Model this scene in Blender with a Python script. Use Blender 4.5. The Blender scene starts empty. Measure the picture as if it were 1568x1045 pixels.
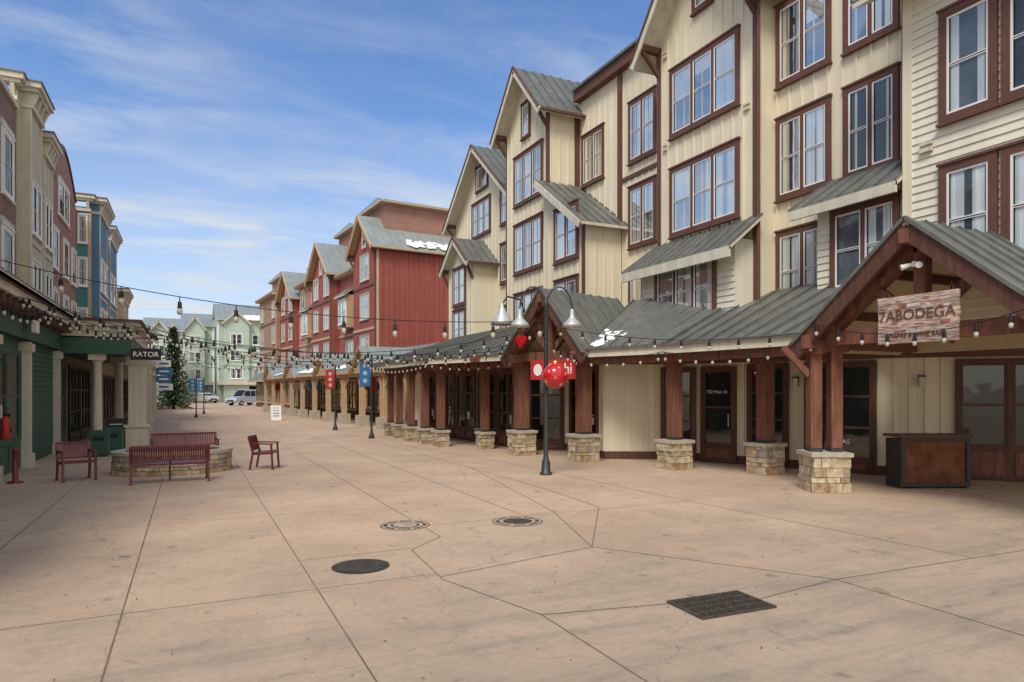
import bpy, math, random
from mathutils import Vector, Matrix
random.seed(7)
sc=bpy.context.scene
R=random.random
def U(a,b): return a+(b-a)*R()
# ---------------------------------------------------------------- materials
def newmat(name):
    m=bpy.data.materials.new(name); m.use_nodes=True
    nt=m.node_tree; b=nt.nodes['Principled BSDF']
    return m,nt,b
def N(nt,t,**k):
    n=nt.nodes.new(t)
    for a,v in k.items(): setattr(n,a,v)
    return n
def mat(name,col,rough=.7,var=.12,scale=3.,bump=.0,bscale=40.,metal=0.,stretch=(1,1,1),island=0.,spec=.3,grime=0.):
    m,nt,b=newmat(name)
    b.inputs['Roughness'].default_value=rough; b.inputs['Metallic'].default_value=metal
    b.inputs['Specular IOR Level'].default_value=spec
    geo=N(nt,'ShaderNodeNewGeometry'); mp=N(nt,'ShaderNodeMapping'); mp.inputs['Scale'].default_value=stretch
    nt.links.new(geo.outputs['Position'],mp.inputs['Vector'])
    no=N(nt,'ShaderNodeTexNoise'); no.inputs['Scale'].default_value=scale; no.inputs['Detail'].default_value=6
    nt.links.new(mp.outputs[0],no.inputs['Vector'])
    mr=N(nt,'ShaderNodeMapRange'); mr.inputs['From Min'].default_value=.25; mr.inputs['From Max'].default_value=.75
    mr.inputs['To Min'].default_value=1-var; mr.inputs['To Max'].default_value=1+var
    nt.links.new(no.outputs['Fac'],mr.inputs['Value'])
    last=mr.outputs[0]
    def mul(a,b_):
        mm=N(nt,'ShaderNodeMath',operation='MULTIPLY'); nt.links.new(a,mm.inputs[0]); nt.links.new(b_,mm.inputs[1]); return mm.outputs[0]
    if island>0:
        m2=N(nt,'ShaderNodeMapRange'); m2.inputs['To Min'].default_value=1-island; m2.inputs['To Max'].default_value=1+island
        nt.links.new(geo.outputs['Random Per Island'],m2.inputs['Value']); last=mul(last,m2.outputs[0])
    if grime>0:   # vertical rain streaks
        g=N(nt,'ShaderNodeMapping'); g.inputs['Scale'].default_value=(5,5,.22); nt.links.new(geo.outputs['Position'],g.inputs['Vector'])
        gn=N(nt,'ShaderNodeTexNoise'); gn.inputs['Scale'].default_value=1.; gn.inputs['Detail'].default_value=7; nt.links.new(g.outputs[0],gn.inputs['Vector'])
        gr=N(nt,'ShaderNodeMapRange'); gr.inputs['From Min'].default_value=.38; gr.inputs['From Max'].default_value=.6; gr.inputs['To Min'].default_value=1-grime; gr.inputs['To Max'].default_value=1.
        nt.links.new(gn.outputs['Fac'],gr.inputs['Value']); last=mul(last,gr.outputs[0])
    vm=N(nt,'ShaderNodeVectorMath',operation='SCALE'); vm.inputs[0].default_value=col[:3]
    nt.links.new(last,vm.inputs['Scale']); nt.links.new(vm.outputs[0],b.inputs['Base Color'])
    if bump>0:
        n2=N(nt,'ShaderNodeTexNoise'); n2.inputs['Scale'].default_value=bscale; n2.inputs['Detail'].default_value=4
        nt.links.new(mp.outputs[0],n2.inputs['Vector'])
        bp=N(nt,'ShaderNodeBump'); bp.inputs['Strength'].default_value=bump; bp.inputs['Distance'].default_value=.02
        nt.links.new(n2.outputs['Fac'],bp.inputs['Height']); nt.links.new(bp.outputs[0],b.inputs['Normal'])
    return m
def brickmat(name,c1,c2,mortar,scale=1.,bw=.22,bh=.075):
    m,nt,b=newmat(name); b.inputs['Roughness'].default_value=.85
    geo=N(nt,'ShaderNodeNewGeometry'); sx=N(nt,'ShaderNodeSeparateXYZ'); nt.links.new(geo.outputs['Position'],sx.inputs[0])
    ad=N(nt,'ShaderNodeMath',operation='ADD'); nt.links.new(sx.outputs[0],ad.inputs[0]); nt.links.new(sx.outputs[1],ad.inputs[1])
    cx=N(nt,'ShaderNodeCombineXYZ'); nt.links.new(ad.outputs[0],cx.inputs[0]); nt.links.new(sx.outputs[2],cx.inputs[1])
    br=N(nt,'ShaderNodeTexBrick'); br.inputs['Scale'].default_value=scale; br.inputs['Brick Width'].default_value=bw; br.inputs['Row Height'].default_value=bh
    br.inputs['Mortar Size'].default_value=.008; br.inputs['Color1'].default_value=(*c1,1); br.inputs['Color2'].default_value=(*c2,1); br.inputs['Mortar'].default_value=(*mortar,1)
    nt.links.new(cx.outputs[0],br.inputs['Vector'])
    no=N(nt,'ShaderNodeTexNoise'); no.inputs['Scale'].default_value=1.3; no.inputs['Detail'].default_value=5
    nt.links.new(geo.outputs['Position'],no.inputs['Vector'])
    mr=N(nt,'ShaderNodeMapRange'); mr.inputs['To Min'].default_value=.75; mr.inputs['To Max'].default_value=1.25; nt.links.new(no.outputs['Fac'],mr.inputs['Value'])
    vm=N(nt,'ShaderNodeVectorMath',operation='SCALE'); nt.links.new(br.outputs['Color'],vm.inputs[0]); nt.links.new(mr.outputs[0],vm.inputs['Scale'])
    nt.links.new(vm.outputs[0],b.inputs['Base Color'])
    bp=N(nt,'ShaderNodeBump'); bp.inputs['Strength'].default_value=.4; bp.inputs['Distance'].default_value=.01
    nt.links.new(br.outputs['Fac'],bp.inputs['Height']); bp.invert=True; nt.links.new(bp.outputs[0],b.inputs['Normal'])
    return m
def stonemat():
    m,nt,b=newmat('ashlar_stone'); b.inputs['Roughness'].default_value=.9
    geo=N(nt,'ShaderNodeNewGeometry')
    cr=N(nt,'ShaderNodeValToRGB'); e=cr.color_ramp.elements
    e[0].position=0; e[0].color=(.33,.24,.14,1); e[1].position=1; e[1].color=(.46,.41,.31,1)
    for p,c in ((.2,(.50,.40,.25,1)),(.4,(.58,.50,.36,1)),(.6,(.38,.23,.12,1)),(.75,(.31,.29,.25,1)),(.88,(.55,.43,.26,1))):
        x=e.new(p); x.color=c
    nt.links.new(geo.outputs['Random Per Island'],cr.inputs[0])
    no=N(nt,'ShaderNodeTexNoise'); no.inputs['Scale'].default_value=9; no.inputs['Detail'].default_value=8
    nt.links.new(geo.outputs['Position'],no.inputs['Vector'])
    mr=N(nt,'ShaderNodeMapRange'); mr.inputs['From Min'].default_value=.3; mr.inputs['From Max'].default_value=.7; mr.inputs['To Min'].default_value=.6; mr.inputs['To Max'].default_value=1.25; nt.links.new(no.outputs['Fac'],mr.inputs['Value'])
    vm=N(nt,'ShaderNodeVectorMath',operation='SCALE'); nt.links.new(cr.outputs[0],vm.inputs[0]); nt.links.new(mr.outputs[0],vm.inputs['Scale'])
    nt.links.new(vm.outputs[0],b.inputs['Base Color'])
    bp=N(nt,'ShaderNodeBump'); bp.inputs['Strength'].default_value=.9; bp.inputs['Distance'].default_value=.04
    nt.links.new(no.outputs['Fac'],bp.inputs['Height']); nt.links.new(bp.outputs[0],b.inputs['Normal'])
    return m
def glassmat(name,tr=.55,base=.12,sc_=1.):
    m=bpy.data.materials.new(name); m.use_nodes=True; nt=m.node_tree; nt.nodes.clear()
    o=N(nt,'ShaderNodeOutputMaterial'); t=N(nt,'ShaderNodeBsdfTransparent'); t.inputs[0].default_value=(tr,tr*1.03,tr*1.05,1)
    g=N(nt,'ShaderNodeBsdfGlossy'); g.inputs['Roughness'].default_value=.03; g.inputs[0].default_value=(.95,.93,.85,1)
    f=N(nt,'ShaderNodeFresnel'); f.inputs[0].default_value=1.45
    mr=N(nt,'ShaderNodeMapRange'); mr.inputs['To Min'].default_value=base; mr.inputs['To Max'].default_value=sc_
    nt.links.new(f.outputs[0],mr.inputs['Value'])
    geo=N(nt,'ShaderNodeNewGeometry'); no=N(nt,'ShaderNodeTexNoise'); no.inputs['Scale'].default_value=1.2
    nt.links.new(geo.outputs['Position'],no.inputs['Vector'])
    bp=N(nt,'ShaderNodeBump'); bp.inputs['Strength'].default_value=.14; bp.inputs['Distance'].default_value=.05
    nt.links.new(no.outputs['Fac'],bp.inputs['Height']); nt.links.new(bp.outputs[0],g.inputs['Normal'])
    mx=N(nt,'ShaderNodeMixShader'); nt.links.new(mr.outputs[0],mx.inputs[0]); nt.links.new(t.outputs[0],mx.inputs[1]); nt.links.new(g.outputs[0],mx.inputs[2])
    nt.links.new(mx.outputs[0],o.inputs[0]); return m
def pavemat():
    m,nt,b=newmat('tan_concrete'); b.inputs['Roughness'].default_value=.8; b.inputs['Specular IOR Level'].default_value=.25
    geo=N(nt,'ShaderNodeNewGeometry')
    def noise(s,d=6,r=.6,dist=0.,vec=None):
        n=N(nt,'ShaderNodeTexNoise'); n.inputs['Scale'].default_value=s; n.inputs['Detail'].default_value=d; n.inputs['Roughness'].default_value=r; n.inputs['Distortion'].default_value=dist
        nt.links.new(vec if vec else geo.outputs['Position'],n.inputs['Vector']); return n
    def mul(a,b_):
        mm=N(nt,'ShaderNodeMath',operation='MULTIPLY'); nt.links.new(a,mm.inputs[0]); nt.links.new(b_,mm.inputs[1]); return mm.outputs[0]
    def mr_(v,a,b_,c,d):
        n=N(nt,'ShaderNodeMapRange'); n.inputs['From Min'].default_value=a; n.inputs['From Max'].default_value=b_; n.inputs['To Min'].default_value=c; n.inputs['To Max'].default_value=d; nt.links.new(v,n.inputs['Value']); return n.outputs[0]
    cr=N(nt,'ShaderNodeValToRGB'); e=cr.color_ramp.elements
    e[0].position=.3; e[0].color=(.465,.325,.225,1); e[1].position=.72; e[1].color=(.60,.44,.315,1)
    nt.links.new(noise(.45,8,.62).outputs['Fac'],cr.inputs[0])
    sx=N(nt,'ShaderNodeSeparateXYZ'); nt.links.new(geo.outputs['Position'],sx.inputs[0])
    near=mr_(sx.outputs[1],9.5,3.5,0,.5)  # foreground vignette painted into the pavement colour, mixed with grey-brown wear
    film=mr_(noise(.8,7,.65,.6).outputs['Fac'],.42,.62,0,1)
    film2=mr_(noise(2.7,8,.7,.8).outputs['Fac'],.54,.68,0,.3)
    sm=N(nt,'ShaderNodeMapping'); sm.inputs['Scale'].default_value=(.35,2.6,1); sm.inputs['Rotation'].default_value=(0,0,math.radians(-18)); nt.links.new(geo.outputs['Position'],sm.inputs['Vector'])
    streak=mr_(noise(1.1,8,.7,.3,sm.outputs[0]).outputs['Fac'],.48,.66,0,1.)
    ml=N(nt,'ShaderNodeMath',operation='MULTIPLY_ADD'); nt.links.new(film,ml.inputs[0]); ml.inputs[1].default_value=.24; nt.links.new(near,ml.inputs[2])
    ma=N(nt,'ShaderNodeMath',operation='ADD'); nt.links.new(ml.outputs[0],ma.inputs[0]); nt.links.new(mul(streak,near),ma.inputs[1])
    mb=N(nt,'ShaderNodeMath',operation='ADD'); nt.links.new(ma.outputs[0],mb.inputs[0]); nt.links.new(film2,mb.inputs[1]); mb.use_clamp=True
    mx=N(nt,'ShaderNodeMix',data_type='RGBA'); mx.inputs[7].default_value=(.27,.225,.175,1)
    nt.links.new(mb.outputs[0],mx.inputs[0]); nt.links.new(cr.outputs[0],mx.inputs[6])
    v1=mr_(noise(14,9,.75).outputs['Fac'],.3,.7,.88,1.1)
    v2=mr_(noise(3.3,3,.5,.2).outputs['Fac'],.66,.74,1,.6)
    v3=mr_(noise(170,2,.5).outputs['Fac'],.3,.7,.85,1.13)
    vo=N(nt,'ShaderNodeTexVoronoi',feature='DISTANCE_TO_EDGE'); vo.inputs['Scale'].default_value=.33
    wn=noise(1.6,5,.6); wv=N(nt,'ShaderNodeVectorMath',operation='MULTIPLY_ADD'); nt.links.new(wn.outputs['Color'],wv.inputs[0]); wv.inputs[1].default_value=(.7,.7,0); nt.links.new(geo.outputs['Position'],wv.inputs[2])
    nt.links.new(wv.outputs[0],vo.inputs['Vector'])
    vc=mr_(vo.outputs['Distance'],0,.0018,.55,1)
    tot=mul(mul(v1,v2),mul(v3,vc))
    vm=N(nt,'ShaderNodeVectorMath',operation='SCALE'); nt.links.new(mx.outputs[2],vm.inputs[0]); nt.links.new(tot,vm.inputs['Scale'])
    nt.links.new(vm.outputs[0],b.inputs['Base Color'])
    bp=N(nt,'ShaderNodeBump'); bp.inputs['Strength'].default_value=.35; bp.inputs['Distance'].default_value=.01
    nt.links.new(noise(60,5,.7).outputs['Fac'],bp.inputs['Height']); nt.links.new(bp.outputs[0],b.inputs['Normal'])
    return m
M=dict(
 cream=mat('cream_siding',(.77,.69,.51),.75,.05,.8,.1,30,grime=.08),
 creamlap=mat('cream_lap_siding',(.75,.70,.56),.7,.05,.8,.1,30,grime=.06),
 yell=mat('ochre_panel',(.52,.42,.25),.8,.08,2),
 brown=mat('brown_trim',(.135,.062,.045),.65,.15,4,.1,50),
 timber=mat('stained_timber',(.19,.078,.05),.65,.45,5,.35,30,stretch=(3,3,.35)),
 timberd=mat('dark_timber_frame',(.11,.05,.036),.6,.3,5,.25,30,stretch=(3,3,.35)),
 tan=mat('tan_timber',(.52,.36,.21),.7,.2,4,stretch=(3,3,.4)),
 roof=mat('standing_seam_roof',(.165,.168,.15),.45,.18,1.4,.05,8,metal=.15,spec=.5,grime=.2),
 roofg=mat('green_grey_metal_roof',(.28,.315,.305),.4,.15,1.2,metal=.15,spec=.5),
 white=mat('white_paint',(.80,.79,.76),.5,.04),
 fascia=mat('cream_fascia',(.66,.61,.48),.6,.08,3,grime=.15),
 curtain=mat('curtain_cloth',(.74,.77,.76),.9,.1,8,stretch=(6,6,.3),island=.18),
 dark=mat('dark_interior',(.035,.034,.034),.6,.7,1.5,island=.5),
 room=mat('room_interior',(.07,.085,.095),.8,.6,1.1,island=.7),
 stone=stonemat(), mortar=mat('mortar',(.32,.28,.22),.95,.1,10),
 cap=mat('cap_stone',(.44,.39,.30),.85,.2,8,.5,20),
 red=mat('barn_red_siding',(.33,.092,.072),.75,.12,1.5,grime=.15),
 red2=mat('faded_red_siding',(.39,.14,.105),.75,.12,1.5,grime=.15),
 pink=mat('salmon_siding',(.45,.235,.18),.75,.1,1.5,grime=.12),
 brick=brickmat('red_brick',(.33,.13,.09),(.25,.09,.07),(.36,.3,.25)),
 brickd=brickmat('dark_brick',(.24,.115,.085),(.14,.075,.06),(.32,.28,.24)),
 brickt=brickmat('orange_brick',(.38,.2,.12),(.30,.14,.09),(.38,.33,.28)),
 taupe=mat('taupe_stucco',(.52,.475,.36),.8,.08,2,grime=.12),
 taupel=mat('light_taupe_trim',(.60,.56,.45),.7,.08,2,grime=.12),
 green=mat('dark_green_paint',(.04,.105,.075),.55,.15,3),
 greenl=mat('pale_green_siding',(.42,.52,.44),.75,.08,1),
 greenm=mat('sage_siding',(.48,.55,.48),.75,.08,1),
 blue=mat('blue_siding',(.10,.22,.34),.7,.1,2,grime=.12), teal=mat('teal_siding',(.07,.25,.26),.7,.1,2),
 snow=mat('snow',(.86,.88,.9),.8,.04,5,.6,9),
 iron=mat('dark_grey_metal',(.07,.08,.08),.45,.2,8,metal=.6),
 ironb=mat('cast_iron',(.06,.05,.042),.6,.3,20,.3,60,metal=.3),
 burg=mat('burgundy_steel',(.15,.026,.032),.38,.12,9,metal=.1,spec=.5),
 galv=mat('weathered_enamel',(.5,.52,.51),.4,.12,6,metal=.3),
 bulb=mat('clear_bulb',(.55,.5,.42),.1,.1,3,spec=.8), cord=mat('black_cord',(.012,.012,.012),.6,.1),
 redg=mat('glossy_red',(.50,.012,.018),.12,.1,4,spec=.7), redsign=mat('red_sign',(.45,.035,.035),.5,.08),
 bluesign=mat('blue_banner',(.03,.16,.38),.6,.08), black=mat('black_paint',(.012,.012,.014),.4,.1),
 sand=mat('weathered_sign_boards',(.40,.29,.235),.85,.8,5,.3,30,stretch=(1,1.2,9),island=.3),
 sandp=mat('peeling_white_paint',(.52,.46,.42),.85,.5,9,.3,30,stretch=(1,1.2,5),island=.2),
 sandr=mat('peeling_red_paint',(.36,.13,.10),.85,.6,9,.3,30,stretch=(1,1.2,5),island=.2),
 rust=mat('rusty_steel',(.17,.065,.03),.75,.5,4,.4,25,metal=.3),
 groove=mat('joint_groove',(.17,.13,.10),.95,.4,3),
 grate=mat('drain_grate',(.09,.075,.06),.6,.4,15,.3,50,metal=.3),
 concl=mat('concrete_collar',(.42,.33,.25),.85,.25,6,.3,60),
 leaf=mat('fir_foliage',(.04,.10,.04),.8,.3,2,island=.7),
 bark=mat('bark',(.11,.08,.06),.9,.3,10,.5,30),
 gold=mat('gold_ornament',(.7,.45,.1),.25,.1,metal=.8,island=.3),
 carw=mat('silver_car_paint',(.5,.55,.60),.3,.05,metal=.3,spec=.6), tyre=mat('tyre_rubber',(.02,.02,.02),.9,.2),
 ground=mat('distant_ground',(.40,.34,.28),.9,.2,.2),
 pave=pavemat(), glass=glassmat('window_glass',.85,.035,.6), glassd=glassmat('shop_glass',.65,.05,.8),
)
def empty(name,loc=(0,0,0)):
    e=bpy.data.objects.new(name,None); e.location=loc; e.empty_display_size=.3; sc.collection.objects.link(e); return e
# ---------------------------------------------------------------- builder
class Ob:
    def __init__(s,name): s.name=name; s.p={}; s.F(0,0,1,0,0,-1); s.extra=[]; s.smooth=set()
    def F(s,ox,oy,dx,dy,nx,ny,oz=0):
        s.o=Vector((ox,oy,oz)); s.d=Vector((dx,dy,0)).normalized(); s.n=Vector((nx,ny,0)).normalized(); return s
    def seg(s,a,b,flip=False):
        d=Vector((b[0]-a[0],b[1]-a[1],0)); L=d.length; d.normalize(); n=Vector((d.y,-d.x,0))
        if flip: n=-n
        s.o=Vector((a[0],a[1],0)); s.d=d; s.n=n; return L
    def W(s,a): return s.o+s.d*a[0]+s.n*a[1]+Vector((0,0,a[2]))
    def raw(s,part,m,vs,fs):
        P=s.p.setdefault((part,m),([],[])); k=len(P[0]); P[0].extend([tuple(v) for v in vs]); P[1].extend([tuple(i+k for i in f) for f in fs])
    def face(s,part,m,pts): s.raw(part,m,[s.W(p) for p in pts],[tuple(range(len(pts)))])
    def box(s,part,m,s0,s1,o0,o1,z0,z1):
        v=[s.W((a,b,c)) for c in (z0,z1) for a,b in ((s0,o0),(s1,o0),(s1,o1),(s0,o1))]
        s.raw(part,m,v,[(0,3,2,1),(4,5,6,7),(0,1,5,4),(1,2,6,5),(2,3,7,6),(3,0,4,7)])
    def prism(s,part,m,poly,o0,o1):
        n=len(poly); v=[s.W((a,o0,z)) for a,z in poly]+[s.W((a,o1,z)) for a,z in poly]
        s.raw(part,m,v,[tuple(range(n))[::-1],tuple(range(n,2*n))]+[(i,(i+1)%n,n+(i+1)%n,n+i) for i in range(n)])
    def beam(s,part,m,a,b,w,h,world=False):
        A=Vector(a) if world else s.W(a); B=Vector(b) if world else s.W(b)
        d=(B-A).normalized(); up=Vector((0,0,1))
        if abs(d.z)>.95: up=s.n.copy()
        r=d.cross(up).normalized(); u=r.cross(d).normalized()
        v=[P+r*x*w/2+u*y*h/2 for P in (A,B) for x,y in ((-1,-1),(1,-1),(1,1),(-1,1))]
        s.raw(part,m,v,[(0,3,2,1),(4,5,6,7),(0,1,5,4),(1,2,6,5),(2,3,7,6),(3,0,4,7)])
    def cyl(s,part,m,a,b,r0,r1=None,n=12,world=False):
        r1=r0 if r1 is None else r1
        A=Vector(a) if world else s.W(a); B=Vector(b) if world else s.W(b); d=(B-A).normalized()
        up=Vector((0,0,1)) if abs(d.z)<.95 else Vector((1,0,0)); r=d.cross(up).normalized(); u=r.cross(d)
        v=[A+(r*math.cos(t)+u*math.sin(t))*r0 for t in [2*math.pi*i/n for i in range(n)]]+[B+(r*math.cos(t)+u*math.sin(t))*r1 for t in [2*math.pi*i/n for i in range(n)]]
        s.raw(part,m,v,[tuple(range(n))[::-1],tuple(range(n,2*n))]+[(i,(i+1)%n,n+(i+1)%n,n+i) for i in range(n)])
    def lathe(s,part,m,c,prof,n=20,axis=None):
        c=Vector(c); vs=[];fs=[]
        for r,z in prof:
            for i in range(n):
                t=2*math.pi*i/n; vs.append(c+Vector((r*math.cos(t),r*math.sin(t),z)))
        for j in range(len(prof)-1):
            for i in range(n): fs.append((j*n+i,j*n+(i+1)%n,(j+1)*n+(i+1)%n,(j+1)*n+i))
        s.raw(part,m,vs,fs); s.smooth.add(part)
    def tube(s,part,m,pts,r,n=6):
        for a,b in zip(pts[:-1],pts[1:]): s.cyl(part,m,a,b,r,r,n,world=True)
    def slab(s,a,b,c,d,m='roof',part='roof',th=.12,seam=.42,fas='fascia',sh=.045):
        P=[s.W(x) for x in (a,b,c,d)]; dn=Vector((0,0,-th))
        nrm=(P[1]-P[0]).cross(P[3]-P[0]).normalized()
        if nrm.z<0: nrm=-nrm
        s.raw(part+'_soffit',fas,[p+dn for p in P]+[p-Vector((0,0,.015)) for p in P],[(0,1,2,3)]+[(i,(i+1)%4,4+(i+1)%4,4+i) for i in range(4)])
        s.raw(part,m,P+[p-Vector((0,0,.015)) for p in P],[(0,1,2,3)]+[(i,(i+1)%4,4+(i+1)%4,4+i) for i in range(4)])
        L=(P[1]-P[0]).length; k=max(1,int(L/seam))
        for i in range(k+1):
            t=i/k; p=P[0].lerp(P[1],t); q=P[3].lerp(P[2],t)
            if (q-p).length<.05: continue
            s.beam(part+'_seams',m,p+nrm*sh/2,q+nrm*sh/2,.03,sh,world=True)
    def gable(s,s0,s1,ze,zr,of,ob,over=.45,front=.5,m='roof',rake='fascia',br=True,seam=.42,mid=None):
        mid=(s0+s1)/2 if mid is None else mid; 
        for a in (s0,s1):
            sg=-1 if a==s0 else 1; sl=(zr-ze)/abs(a-mid); e=a+sg*over; zz=ze-sl*over
            s.slab((e,of+front,zz),(e,ob,zz),(mid,ob,zr),(mid,of+front,zr),m=m,fas=rake,th=.16,seam=seam)
            s.beam('rake_boards',rake,(e,of+front+.03,zz-.16),(mid,of+front+.03,zr-.16),.06,.26)
            s.beam('rake_caps','brown' if rake=='fascia' else rake,(e,of+front+.05,zz+.01),(mid,of+front+.05,zr+.01),.1,.07)
            s.beam('gutters','brown' if rake=='fascia' else rake,(e+sg*.05,of+front,zz-.06),(e+sg*.05,ob,zz-.06),.1,.11)
            if br:
                s.box('brackets','brown',a-.1,a+.1,of,of+front,ze-.3,ze-.12)
                s.beam('brackets','brown',(a,of+.02,ze-1.),(a,of+front-.05,ze-.28),.12,.12)
    def window(s,x0,x1,z0,z1,n=2,o=0.,trim='brown',sash='white',tw=.14,rows=2,cur=True,glass='glass',back='room',sill=True,mw=.045):
        s.box('window_trim',trim,x0-tw,x0,o,o+.07,z0-tw,z1+tw); s.box('window_trim',trim,x1,x1+tw,o,o+.07,z0-tw,z1+tw)
        s.box('window_trim',trim,x0,x1,o,o+.068,z1,z1+tw); s.box('window_trim',trim,x0,x1,o,o+.068,z0-tw,z0)
        if sill: 
            s.box('window_sills',trim,x0-tw-.03,x1+tw+.03,o,o+.11,z0-tw-.05,z0-tw); s.box('window_sills',trim,x0-tw-.03,x1+tw+.03,o,o+.1,z1+tw,z1+tw+.05)
        w=(x1-x0)/n
        for i in range(n):
            a=x0+i*w; b=a+w
            mg=.05 if tw>.05 else 0
            if i>0: s.box('window_mullions',trim,a-mg,a+mg,o,o+.066,z0,z1)
            a1=a+(mg if i>0 else 0); b1=b-(mg if i<n-1 else 0)
            s.box('window_backs',back,a1,b1,o,o+.006,z0,z1)
            if cur:
                rr=R()
                if rr<.8:
                    cw=(b1-a1)*U(.2,.5); k=max(3,int(cw/.05)); sd=R()
                    for side in (0,1):
                        if (side==0 and sd<.15) or (side==1 and sd>.85): continue
                        for j in range(k):
                            aa=(a1+.03+j*cw/k) if side==0 else (b1-.03-(j+1)*cw/k)
                            s.box('curtains','curtain',aa,aa+cw/k*.97,o+.008,o+.012+.005*(j%2),z0+.03,z1-.03)
                elif rr<.95:
                    s.box('curtains','curtain',a1+.03,b1-.03,o+.008,o+.012,z0+(z1-z0)*U(.3,.75),z1-.03)
            s.box('window_sash',sash,a1,a1+mw,o+.006,o+.05,z0,z1); s.box('window_sash',sash,b1-mw,b1,o+.006,o+.05,z0,z1)
            s.box('window_sash',sash,a1+mw,b1-mw,o+.006,o+.049,z1-mw,z1); s.box('window_sash',sash,a1+mw,b1-mw,o+.006,o+.049,z0,z0+mw)
            for r in range(1,rows):
                zz=z0+(z1-z0)*r/rows; s.box('window_sash',sash,a1+mw,b1-mw,o+.006,o+.045,zz-.03,zz+.03)
                if rows==2: s.box('meeting_rail_gap','brown',a1+mw,b1-mw,o+.046,o+.05,zz-.01,zz+.01)
            if sash=='white': 
                for q0,q1 in ((a1+mw,a1+mw+.018),(b1-mw-.018,b1-mw)): s.box('sash_gaskets','black',q0,q1,o+.018,o+.04,z0+mw,z1-mw)
            s.face('window_panes',glass,[(a1+mw,o+.026,z0+mw),(b1-mw,o+.026,z0+mw),(b1-mw,o+.026,z1-mw),(a1+mw,o+.026,z1-mw)])
    def shop(s,x0,x1,z0,z1,n=2,rows=3,o=0.,trim='timberd',kick=.45):
        if kick>0: s.box('kick_panels',trim,x0-.1,x1+.1,o,o+.055,.02,z0-.02)
        if kick>0:
            w=(x1-x0)/n
            for i in range(n): s.box('kick_panel_mouldings','timber' if trim=='timberd' else trim,x0+i*w+.1,x0+(i+1)*w-.1,o+.055,o+.075,.12,z0-.12)
        s.window(x0,x1,z0,z1,n,o,trim,trim,.1,rows,False,'glassd','dark',False,.05)
        if R()<.5:
            a=U(x0+.15,x1-.4); z=z0+U(.3,.6); s.box('window_posters',random.choice(['white','taupel','fascia']),a,a+.22,o+.03,o+.033,z,z+.3)
    def battens(s,x0,x1,z0,z1,o=0,m='cream',sp=.4,holes=()):
        k=max(1,int((x1-x0)/sp))
        for i in range(k+1):
            x=x0+(x1-x0)*i/k
            s.box('battens',m,x-.027,x+.027,o,o+.034,z0,z1)
    def laps(s,x0,x1,z0,z1,o=0,m='creamlap',h=.17):
        z=z0
        while z<z1-.01:
            t=min(z+h,z1)
            v=[(x0,o+.002,t),(x1,o+.002,t),(x1,o+.03,z),(x0,o+.03,z),(x0,o+.002,z),(x1,o+.002,z)]
            s.raw('lap_siding',m,[s.W(p) for p in v],[(0,1,2,3),(3,2,5,4)]); z=t
    def cornice(s,x0,x1,o0,z,m='taupel',dep=.6,br=True,back=-.2,step=.55,roof='roof'):
        s.box('cornice',m,x0-.05,x1+.05,back,o0+.12,z-.75,z-.6)
        s.box('cornice',m,x0-.15*1,x1+.15,back,o0+dep*.75,z-.2,z-.08)
        s.box('cornice',m,x0-.25,x1+.25,back,o0+dep,z-.08,z+.1)
        s.box('cornice_cap',roof,x0-.29,x1+.29,back,o0+dep+.04,z+.1,z+.15)
        if br:
            k=max(1,int((x1-x0)/step))
            for i in range(k+1):
                x=x0+.08+(x1-x0-.16)*i/k
                s.prism_o('cornice_brackets',m,x-.06,x+.06,[(o0,z-.6),(o0+.12,z-.6),(o0+dep*.65,z-.3),(o0+dep*.65,z-.2),(o0,z-.2)])
    def prism_o(s,part,m,x0,x1,poly):
        n=len(poly); v=[s.W((x0,a,z)) for a,z in poly]+[s.W((x1,a,z)) for a,z in poly]
        s.raw(part,m,v,[tuple(range(n))[::-1],tuple(range(n,2*n))]+[(i,(i+1)%n,n+(i+1)%n,n+i) for i in range(n)])
    def text(s,txt,pos,size,m,ext=.01,part='lettering',align='CENTER'):
        c=bpy.data.curves.new(part,'FONT'); c.body=txt; c.size=size; c.extrude=ext; c.align_x=align; c.align_y='CENTER'
        c.materials.append(M[m]); o=bpy.data.objects.new(part,c)
        x=s.n.cross(Vector((0,0,1))).normalized()*-1
        mt=Matrix((x,Vector((0,0,1)),s.n)).transposed().to_4x4()
        if mt.determinant()<0: mt=Matrix((-x,Vector((0,0,1)),s.n)).transposed().to_4x4()
        mt.translation=s.W(pos); o.matrix_world=mt; sc.collection.objects.link(o); s.extra.append(o)
    def done(s):
        allv=[v for (a,_) in s.p.values() for v in a]
        cx=sum(v[0] for v in allv)/len(allv); cy=sum(v[1] for v in allv)/len(allv); cz=min(v[2] for v in allv)
        e=empty(s.name,(cx,cy,cz))
        for (part,m),(vs,fs) in s.p.items():
            me=bpy.data.meshes.new(part); me.from_pydata([(v[0]-cx,v[1]-cy,v[2]-cz) for v in vs],[],fs); me.materials.append(M[m])
            if part in s.smooth: me.polygons.foreach_set('use_smooth',[True]*len(me.polygons))
            me.update(); o=bpy.data.objects.new(part,me); sc.collection.objects.link(o); o.parent=e
        for o in s.extra:
            mw=o.matrix_world.copy(); mw.translation-=Vector((cx,cy,cz)); o.parent=e; o.matrix_basis=mw
        return e
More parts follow.
